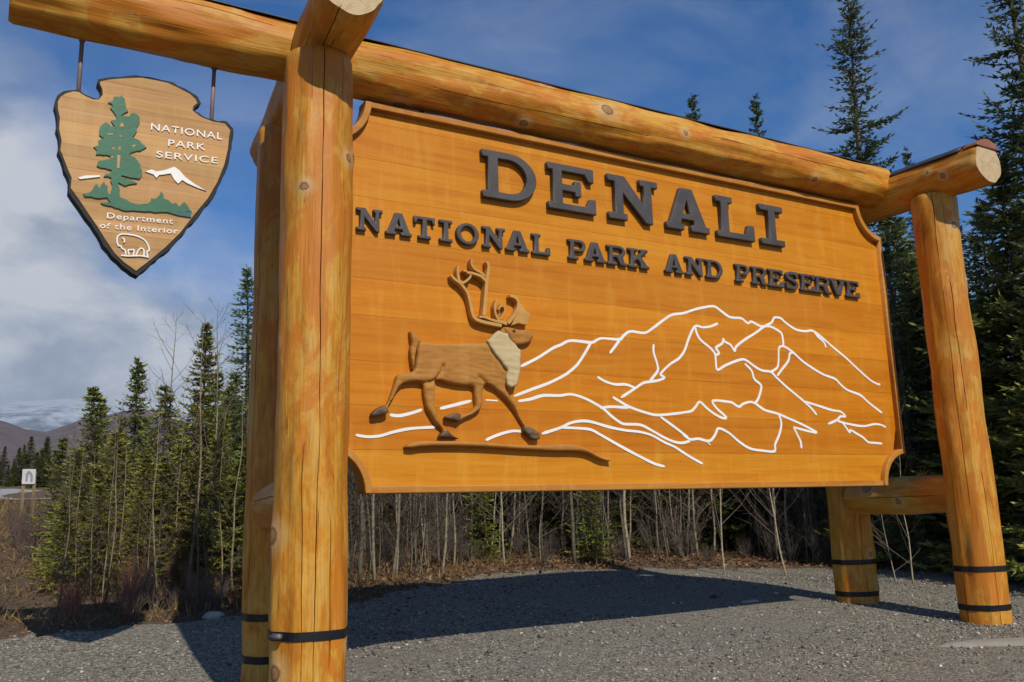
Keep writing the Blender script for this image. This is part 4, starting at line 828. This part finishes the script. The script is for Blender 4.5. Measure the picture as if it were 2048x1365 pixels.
def plant_spruce(key, x, y, s, rz, label, group=None, col=(1, 1, 1), sz=1.0):
    t = empty('spruce_tree', (x, y, gz(x, y)), label, 'spruce tree', group)
    M = Matrix.Translation((x, y, gz(x, y) - .03)) @ Matrix.Rotation(rz, 4, 'Z') @ Matrix.Diagonal((s, s, s * sz, 1))
    put('trunk', SP[key][0], None, t, M); put('crown', SP[key][1], None, t, M, col); return t
def az_pos(azd, r):
    a = math.radians(azd); r = r * .82 if r < 30 else r
    return CAM.x + r * math.sin(a), CAM.y + r * math.cos(a)

def aspen(H, seed, r0=.03, nb=14, lean=.022, low=.35, steep=1.1):
    r = np.random.default_rng(seed); mb = MB(); ph = r.uniform(0, 6, 4)
    def st(z): return np.array([lean * z * math.cos(ph[0]) + .035 * math.sin(z * 1.9 + ph[1]) + .015 * math.sin(z * 5 + ph[3]), lean * z * math.sin(ph[0]) + .035 * math.sin(z * 1.6 + ph[2]), z])
    zs = np.linspace(-.1, H, 14); mb.add(tube([st(z) for z in zs], [max(.003, r0 * (1 - .9 * max(z, 0) / H)) for z in zs], 6))
    tw = MB()
    for i in range(nb):
        z = H * (low + (1 - low) * (i + r.random()) / nb); a = r.uniform(0, 6.28); L = (H - z) * .35 + r.uniform(.15, .5); p = st(z); d = np.array([math.cos(a), math.sin(a), steep * r.uniform(.6, 1.3)]); d /= np.linalg.norm(d)
        q1 = p + d * L * .5; q2 = p + d * L + np.array([0, 0, .12 * L]); rb = max(.0028, r0 * .32 * (1 - z / H) + .002)
        tw.add(tube([p, q1, q2], [rb, rb * .75, .0018], 4, False))
        for k in range(4):
            f = r.uniform(.3, .95); b = p + (q2 - p) * f; e = d + r.normal(0, .55, 3); tw.add(tube([b, b + e * r.uniform(.12, .4) * L], [.0024, .0014], 3, False))
    a_, b_ = mb.mesh('trunk'), tw.mesh('twigs'); a_.materials.append(M_ASPEN); b_.materials.append(M_TWIG); return a_, b_
AS = [aspen(3.6, 1, .020, 18, low=.15), aspen(4.4, 2, .027, 20, low=.18), aspen(3.0, 3, .015, 16, low=.12), aspen(5.0, 4, .034, 22, .015, .2), aspen(2.4, 5, .013, 18, .08, .10, .8), aspen(3.8, 6, .022, 20, .05, .15)]
def plant_aspen(i, x, y, s, rz, label, group=None, col=(1, 1, 1)):
    t = empty('aspen_sapling', (x, y, gz(x, y)), label, 'sapling', group)
    M = Matrix.Translation((x, y, gz(x, y) - .02)) @ Matrix.Rotation(rz, 4, 'Z') @ Matrix.Scale(s, 4)
    put('trunk', AS[i][0], None, t, M, col); put('twigs', AS[i][1], None, t, M, col); return t
def shrub(H, seed, n=30, spread=.55):
    r = np.random.default_rng(seed); mb = MB()
    for i in range(n):
        a = r.uniform(0, 6.28); L = H * r.uniform(.55, 1.1); sp = spread * r.uniform(.2, 1.1)
        b = np.array([math.cos(a) * .10 * r.random(), math.sin(a) * .10 * r.random(), -.03]); d = np.array([math.cos(a) * sp, math.sin(a) * sp, 1.0]); d /= np.linalg.norm(d)
        pts = [b, b + d * L * .4 + r.normal(0, .02, 3), b + d * L * .75 + r.normal(0, .03, 3), b + d * L + np.array([0, 0, .05]) + r.normal(0, .04, 3)]
        mb.add(tube(pts, [.0065, .005, .0035, .0015], 4, False))
        for k in range(6):
            f = r.uniform(.35, .98); p = b + d * L * f; e = d + r.normal(0, .5, 3); mb.add(tube([p, p + e * L * r.uniform(.12, .35)], [.003, .0012], 3, False))
    return mb.mesh('stems')
SH = [shrub(.9, 1), shrub(1.2, 2, 36, .4), shrub(.6, 3, 40, .8), shrub(1.6, 4, 26, .35)]
def plant_shrub(i, x, y, s, rz, mat, label, group, col=(1, 1, 1)):
    me = SH[i]
    o = put('bare_shrub', me, None, None, Matrix.Translation((x, y, gz(x, y))) @ Matrix.Rotation(rz, 4, 'Z') @ Matrix.Scale(s, 4), col)
    if not me.materials: me.materials.append(mat)
    o.material_slots[0].link = 'OBJECT'; o.material_slots[0].material = mat
    tag(o, label, 'shrub', group)

R_ = random.Random(21); U = R_.uniform
HT = {'mid_a': 4.2, 'mid_b': 3.6, 'mid_c': 4.8, 'mid_d': 3.0, 'tall_a': 9.2, 'tall_b': 8.0, 'tall_c': 7.0, 'thin': 3.4}
def spruce_top(key, azd, r, el, rz, label, group=None, col=(1, 1, 1), wide=1.0):
    """a spruce at azimuth and distance from the viewer, tall enough that its tip stands at elevation el"""
    x, y = az_pos(azd, r); s = (CAM.z + math.hypot(x - CAM.x, y - CAM.y) * math.tan(math.radians(el)) - gz(x, y)) / HT[key]
    return plant_spruce(key, x, y, s * wide, rz, label, group, col, 1 / wide)
spruce_top('mid_b', 5.37, 15.0, 8.0, 1.0, 'slim two tipped spruce near the left end of the clump, against the cloud', None, (1, 1.05, .95), 1.15)
spruce_top('mid_c', 5.8, 15.6, 7.5, 4.0, 'narrow spruce tip just behind the slim left one', None, (.9, .95, .95))
spruce_top('mid_a', 7.62, 15.5, 9.8, 2.1, 'spruce with airy whorled top in the middle of the left clump', None, (.8, .88, .85), .95)
spruce_top('mid_d', 9.15, 14.0, 8.3, .4, 'bushy spruce right of the airy whorled one', None, (.95, 1.0, .9), 1.0)
spruce_top('mid_c', 11.28, 15.0, 12.1, 3.3, 'tall brownish spruce with bare aspen stems before it, left of the log posts', None, (1.0, .92, .8))
spruce_top('tall_c', 13.75, 14.5, 15.6, 5.0, 'large spruce whose branches reach out just left of the rear log post', None, (1.35, 1.5, 1.3), 1.15)
spruce_top('mid_d', 3.97, 16.0, 5.2, 2.5, 'small dark spruce at the left end of the clump beside the grass bank', None, (.8, .85, .8), 1.05)
spruce_top('mid_b', 4.7, 14.2, 4.6, 4.1, 'low spruce in front of the slim two tipped tree', None, (1.1, 1.1, .9), 1.3)
spruce_top('mid_d', 6.7, 13.4, 5.6, 1.5, 'low yellowish spruce in front of the airy whorled one', None, (1.25, 1.15, .8), 1.25)
spruce_top('mid_b', 8.3, 13.0, 4.4, .9, 'low yellow green spruce before the bushy one', None, (1.2, 1.15, .85), 1.3)
spruce_top('mid_d', 10.2, 13.2, 5.2, 5.5, 'low spruce among bare stems before the tall brownish tree', None, (1.1, 1.1, .85), 1.3)
spruce_top('mid_a', 12.5, 13.2, 6.6, 2.9, 'young spruce by the white stone just left of the log posts', None, (1, 1.05, .9), 1.2)
spruce_top('mid_d', 13.9, 12.4, 4.8, 1.9, 'low spruce tight against the left rear post in the picture', None, (1, 1.05, .85), 1.2)
for azd, r, e in ((4.3, 12.6, 1.8), (5.2, 13.0, 3.4), (6.0, 12.4, 2.6), (8.0, 12.6, 2.4), (9.4, 13.0, 4.2), (11.4, 12.8, 4.6), (12.4, 12.6, 5.2), (13.6, 12.4, 4.0)):
    spruce_top(R_.choice(['mid_d', 'mid_b', 'mid_a']), azd, r, e, U(0, 6), 'knee high to man high young spruce at the front of the left clump', 'young spruces at the front of the left clump', (U(.85, 1.2), U(.9, 1.1), U(.6, .85)), U(1.2, 1.5))
for k in range(30):
    a = U(4.8, 17); spruce_top(R_.choice(['mid_a', 'mid_b', 'mid_c', 'mid_d']), a, U(15.5, 23), U(3.0, 6.2) if a < 10 else U(5, 9.5), U(0, 6), 'green spruce deeper in the left clump behind the front trees', 'spruces deeper in the left clump', (U(.7, 1.05),) * 3, U(1.0, 1.25))
for k in range(58):
    a = -15 + 11.5 * k / 20 if k < 20 else -3.5 + 8.5 * (k - 20) / 38; spruce_top(R_.choice(['mid_a', 'mid_c', 'mid_b']), a + U(-.2, .2), U(41, 48), U(3.5, 4.6) if R_.random() < .8 else U(4.6, 5.3), U(0, 6), 'dark conifer beyond the road at the far left', 'conifers beyond the road', (U(.3, .5),) * 3, U(1.0, 1.5))
# behind the board and to the right
spruce_top('tall_a', 52.8, 16.5, 29.2, 1.2, 'tall dark spruce rising high above the right end of the beam', None, (.85, .9, .95), 1.12)
spruce_top('tall_a', 61.9, 14.2, 32.5, 3.9, 'very tall dark spruce at the right edge of the photo', None, (.8, .85, .85), 1.05)
spruce_top('tall_c', 63.4, 13.4, 27.0, 2.2, 'dark spruce standing beyond the right edge tree', None, (.8, .85, .85))
spruce_top('tall_b', 58.2, 17.0, 15.0, 2.0, 'pointed spruce between the right post and the very tall edge tree', None, (1.0, 1.05, 1.0), 1.2)
spruce_top('tall_b', 55.27, 20.5, 20.4, 4.4, 'thin spruce tip showing over the right cross log', None, (.8, .8, .9), .75)
spruce_top('tall_b', 43.06, 24.0, 25.3, .3, 'left one of two small spruce tips above the beam', None, (.8, .85, .85), .85)
spruce_top('tall_b', 46.85, 25.0, 24.8, 5.2, 'right one of two small spruce tips above the beam', None, (.8, .85, .85), .85)
for a, r, e in ((54.3, 17.0, 17.5), (57.6, 16.6, 15.8), (58.8, 15.0, 16.8), (60.2, 14.4, 19.0), (61.4, 16.0, 21.0), (52.0, 16.4, 17.5), (55.6, 17.6, 16.2), (53.6, 15.2, 15.6), (54.9, 16.2, 14.2), (56.2, 15.4, 13.6), (57.3, 14.6, 12.0), (59.6, 14.8, 14.0), (60.6, 15.6, 16.0), (61.0, 13.2, 12.5), (62.8, 13.0, 13.5), (64.5, 12.6, 14.5), (51.5, 17.5, 16.5), (50.2, 18.5, 15.0)):
    spruce_top(R_.choice(['mid_c', 'tall_c', 'mid_a']), a, r, e, U(0, 6), 'big dark spruce at the front of the wood right of the sign board', 'front row spruces at the right', (U(.9, 1.25),) * 3, U(1.0, 1.25))
for k in range(46):
    spruce_top(R_.choice(['mid_c', 'tall_c', 'mid_a']), U(51, 75), U(15.5, 26), U(7, 13.5), U(0, 6), 'dark spruce deep in the wood behind the right posts', 'spruces behind the right posts', (U(.5, .8),) * 3, U(1, 1.25))
for k in range(86):
    spruce_top(R_.choice(['mid_a', 'mid_c', 'mid_b']), 15.5 + 37 * k / 86 + U(-.5, .5), U(17.5, 28), U(7, 12.5), U(0, 6), 'spruce in the dark wood behind the sign board', 'spruces behind the board', (U(.45, .8),) * 3, U(1.05, 1.35))
spruce_top('mid_d', 28.0, 15.4, 2.6, 1.1, 'bright green young spruce seen under the board right of the carved hind hooves', None, (1.0, 1.05, .8), 1.4)
spruce_top('mid_d', 34.9, 15.6, 2.4, 3.1, 'bright green young spruce among pale trunks under the middle of the board', None, (1.0, 1.1, .8), 1.3)
spruce_top('thin', 33.2, 17.2, 4, 3.1, 'thin green spruce deep between the trunks under the board', None, (.9, .9, .8), 1.5)
# bare aspens
for azd, r, s, i in ((7.2, 12.4, .50, 0), (9.1, 12.0, .54, 5), (11.0, 12.2, .66, 1), (11.9, 12.6, .62, 3), (13.3, 11.8, .62, 0), (10.0, 12.8, .7, 2), (5.9, 12.6, .6, 4), (12.6, 11.6, .62, 2), (6.4, 12.0, .58, 2), (9.7, 14.2, .62, 3)):
    plant_aspen(i, *az_pos(azd, r), s, U(0, 6), 'thin pale bare aspen sapling among the spruces left of the frame', 'bare aspens in the left clump', (.72, .66, .52))
for k in range(14):
    a = U(3.5, 14.5); x, y = az_pos(a, U(10.6, 12.6)); c = U(.45, .85)
    if not inside(PAD, np.array([x]), np.array([y - .2]))[0]: plant_aspen(R_.choice([0, 2, 4, 5]), x, y, U(.22, .48), U(0, 6), 'short bare stem in the brush in front of the left spruces', 'short bare stems left', (c, c * .92, c * .8))
EDGE_OK = lambda x, y, m: not (inside(PAD, np.array([x]), np.array([y - m]))[0] or inside(PAD, np.array([x - m]), np.array([y]))[0] or y < 1.5)
ft = 0
while ft < 268:
    a = 15.5 + 48 * R_.random(); x, y = az_pos(a, U(11.0, 20.5))
    if not EDGE_OK(x, y, .5): continue
    c = .35 + .75 * R_.random() ** 1.3; zone = 'left' if a < 30 else 'middle' if a < 45 else 'right'
    where = {'left': 'behind the left third of the board', 'middle': 'behind the middle of the board', 'right': 'behind the right posts'}[zone]
    plant_aspen(R_.randrange(6), x, y, U(.45, .95), U(0, 6), 'bare aspen trunk in the dark wood ' + where, 'bare aspens ' + where, (c, c * .97, c * .92)); ft += 1
for azd, r, s, i, lb in ((52.2, 13.2, 0.50, 4, 'forked bare sapling between the right posts, left one'), (53.0, 13.0, 0.58, 2, 'straight pale bare sapling between the right posts, right one'), (42.8, 14.4, 0.68, 0, 'pale slim trunk nearest the gravel edge under the board'), (46.1, 14.2, 0.64, 5, 'forked pale trunk at the gravel edge left of the right rear post')):
    plant_aspen(i, *az_pos(azd, r), s, U(0, 6), lb, None, (1.1, 1.06, .98))
# shrubs
for k in range(48):
    a = U(4.4, 14); x, y = az_pos(a, U(9.9, 13.6))
    red = R_.random() < .6
    if inside(PAD, np.array([x]), np.array([y - .2]))[0]: continue
    plant_shrub(R_.randrange(4), x, y, U(.26, .46), U(0, 6), M_RED if red else M_TWIG, 'red brown bare shrub at the edge of the left clump' if red else 'grey brown bare shrub at the edge of the left clump', 'red shrubs left' if red else 'grey shrubs left', (U(.8, 1.3),) * 3)
for k in range(80):
    a = U(15, 62); x, y = az_pos(a, U(11.0, 18.5))
    if not EDGE_OK(x, y, .35): continue
    plant_shrub(R_.randrange(4), x, y, U(.28, .6), U(0, 6), M_TWIG, 'grey brown bare brush on the forest floor behind the board', 'brush behind the board', (U(.55, .95),) * 3)
for k in range(46):
    x, y = az_pos(U(15, 52), U(16, 21.5)); plant_shrub(R_.choice([0, 2, 3]), x, y, U(.5, .95), U(0, 6), M_TWIG, 'tall grey brown thicket stems deep in the wood behind the board', 'thicket deep behind the board', (U(.8, 1.2),) * 3)
for k in range(9):
    x, y = az_pos(U(1.6, 5), U(16, 24)); plant_shrub(1, x, y, U(.4, .6), U(0, 6), M_TWIG, 'grey bare willow bush on the grass bank at the left', 'willows on the bank', (.8, .7, .75))

# ------------------------------------------------------------------ small things
def stone(name, x, y, sx, sy, sz, seed, label, cat):
    V = []; F = []; n = 14; m = 8
    for i in range(m + 1):
        ph = math.pi * i / m
        for j in range(n):
            th = 2 * math.pi * j / n; v = Vector((math.sin(ph) * math.cos(th), math.sin(ph) * math.sin(th), math.cos(ph)))
            k = 1 + .22 * mnoise.noise(v * 1.4 + Vector((seed, 0, 0))) + .08 * mnoise.noise(v * 4 + Vector((seed, 3, 0)))
            V.append((v.x * sx * k, v.y * sy * k, v.z * sz * k))
    for i in range(m):
        for j in range(n): F.append([i * n + j, (i + 1) * n + j, (i + 1) * n + (j + 1) % n, i * n + (j + 1) % n])
    o = put(name, mesh_np(name, V, F, True), M_ROCK, None, Matrix.Translation((x, y, gz(x, y) + sz * .25))); tag(o, label, cat)
def slab():
    P = [(3.98, -1.0), (4.2, -1.18), (4.46, -1.34), (4.75, -1.42), (4.98, -1.33), (4.8, -1.14), (4.5, -1.0), (4.2, -.93)]
    B = densify(smooth_closed(P, 4), .05); gx, gy = np.meshgrid(np.arange(3.9, 5.1, .06), np.arange(-1.5, -.85, .06)); gx = gx.ravel(); gy = gy.ravel()
    k = inside(B, gx, gy); Q = np.c_[gx[k], gy[k]]; Q = Q[segdist(Q, B) > .03]
    r = delaunay_2d_cdt([Vector(q) for q in B] + [Vector(q) for q in Q], [(i, (i + 1) % len(B)) for i in range(len(B))], [], 1, 1e-5)
    V = np.array([(v.x, v.y) for v in r[0]]); d = segdist(V, B); z = ground(V[:, 0], V[:, 1]) - .012 + .034 * np.clip(d / .05, 0, 1) ** .6
    tag(put('dirt_patch', mesh_np('dirt_patch', np.c_[V, z], [list(f) for f in r[2]], True), plain('pale_dirt', (.27, .245, .195), .85, .15, 9, 0, .3)), 'pale flat dirt patch in the gravel in front of the right post', 'stone')  # patch of pale dirt, modelled as a thin raised sheet
slab()
stone('stone', *az_pos(12.3, 10.35), .09, .07, .045, 2.0, 'pale rounded stone at the gravel edge left of the posts', 'stone')
stone('stone', 4.5, 1.24, .11, .05, .015, 5.0, 'pale flat chip standing in for the sunlit gravel sliver at the board shadow end', 'stone')  # added chip, its pale colour stands for sunlit ground between the shadows
def road_sign():
    x, y = az_pos(2.3, 26.5); z = gz(x, y); top = CAM.z + math.hypot(x - CAM.x, y - CAM.y) * math.tan(math.radians(3.35)); s = .155
    t = empty('road_sign', (x, y, z), 'small white roadside sign with grey marks on wooden posts by the grass bank', 'sign')
    th = math.atan2(-(x - CAM.x), (y - CAM.y)) * 1.0
    M = Matrix.Translation((x, y, top - s)) @ Matrix.Rotation(th, 4, 'Z')
    put('panel', plate_mesh('panel', [[(-s * .8, -s), (s * .8, -s), (s * .8, s), (-s * .8, s)]], 0, .03, .004), plain('weathered_white_sign', (.50, .50, .50), .6, .1, 4), t, M)
    mk = [plate_mesh('marks', [ribbon(c, .045, .045, 3)], -.004 - .0006 * i, .004) for i, c in enumerate(([(-.04, -.10), (-.03, .05), (.0, .11)], [(.0, .105), (.05, .02), (.055, -.11)]))]
    put('marks', join_meshes('marks', mk), plain('grey_sign_paint', (.22, .22, .25), .6, .1, 5), t, M)
    for sx in (-.09, .11): put('post', box_mesh('post', sx - .03, sx + .03, .03, .09, z - top + s - .1, s * .7), bark('old_post_wood', (.16, .11, .06), (.24, .17, .09)) if sx < 0 else bpy.data.materials['old_post_wood'], t, M)
road_sign()
print('objects', len(bpy.data.objects), 'tris', sum(len(m.polygons) * 2 for m in bpy.data.meshes))

# ------------------------------------------------------------------ thin air between the wood and the mountains
def haze():
    V = [(x, y, z) for x in (-4100, 4100) for y in (-4110, 4100) for z in (-25, 470)]
    me = mesh_np('haze', V, [[0, 1, 3, 2], [4, 6, 7, 5], [0, 4, 5, 1], [2, 3, 7, 6], [0, 2, 6, 4], [1, 5, 7, 3]])
    m = bpy.data.materials.new('haze'); m.use_nodes = True; T = NT(m.node_tree); T.n.clear()
    v = T.node('ShaderNodeVolumePrincipled', {'Color': (.80, .86, .95, 1), 'Density': .00011, 'Anisotropy': .2}); o = T.node('ShaderNodeOutputMaterial'); T.l.new(v.outputs[0], o.inputs[1])
    tag(put('haze', me, m), kind='stuff')
haze()
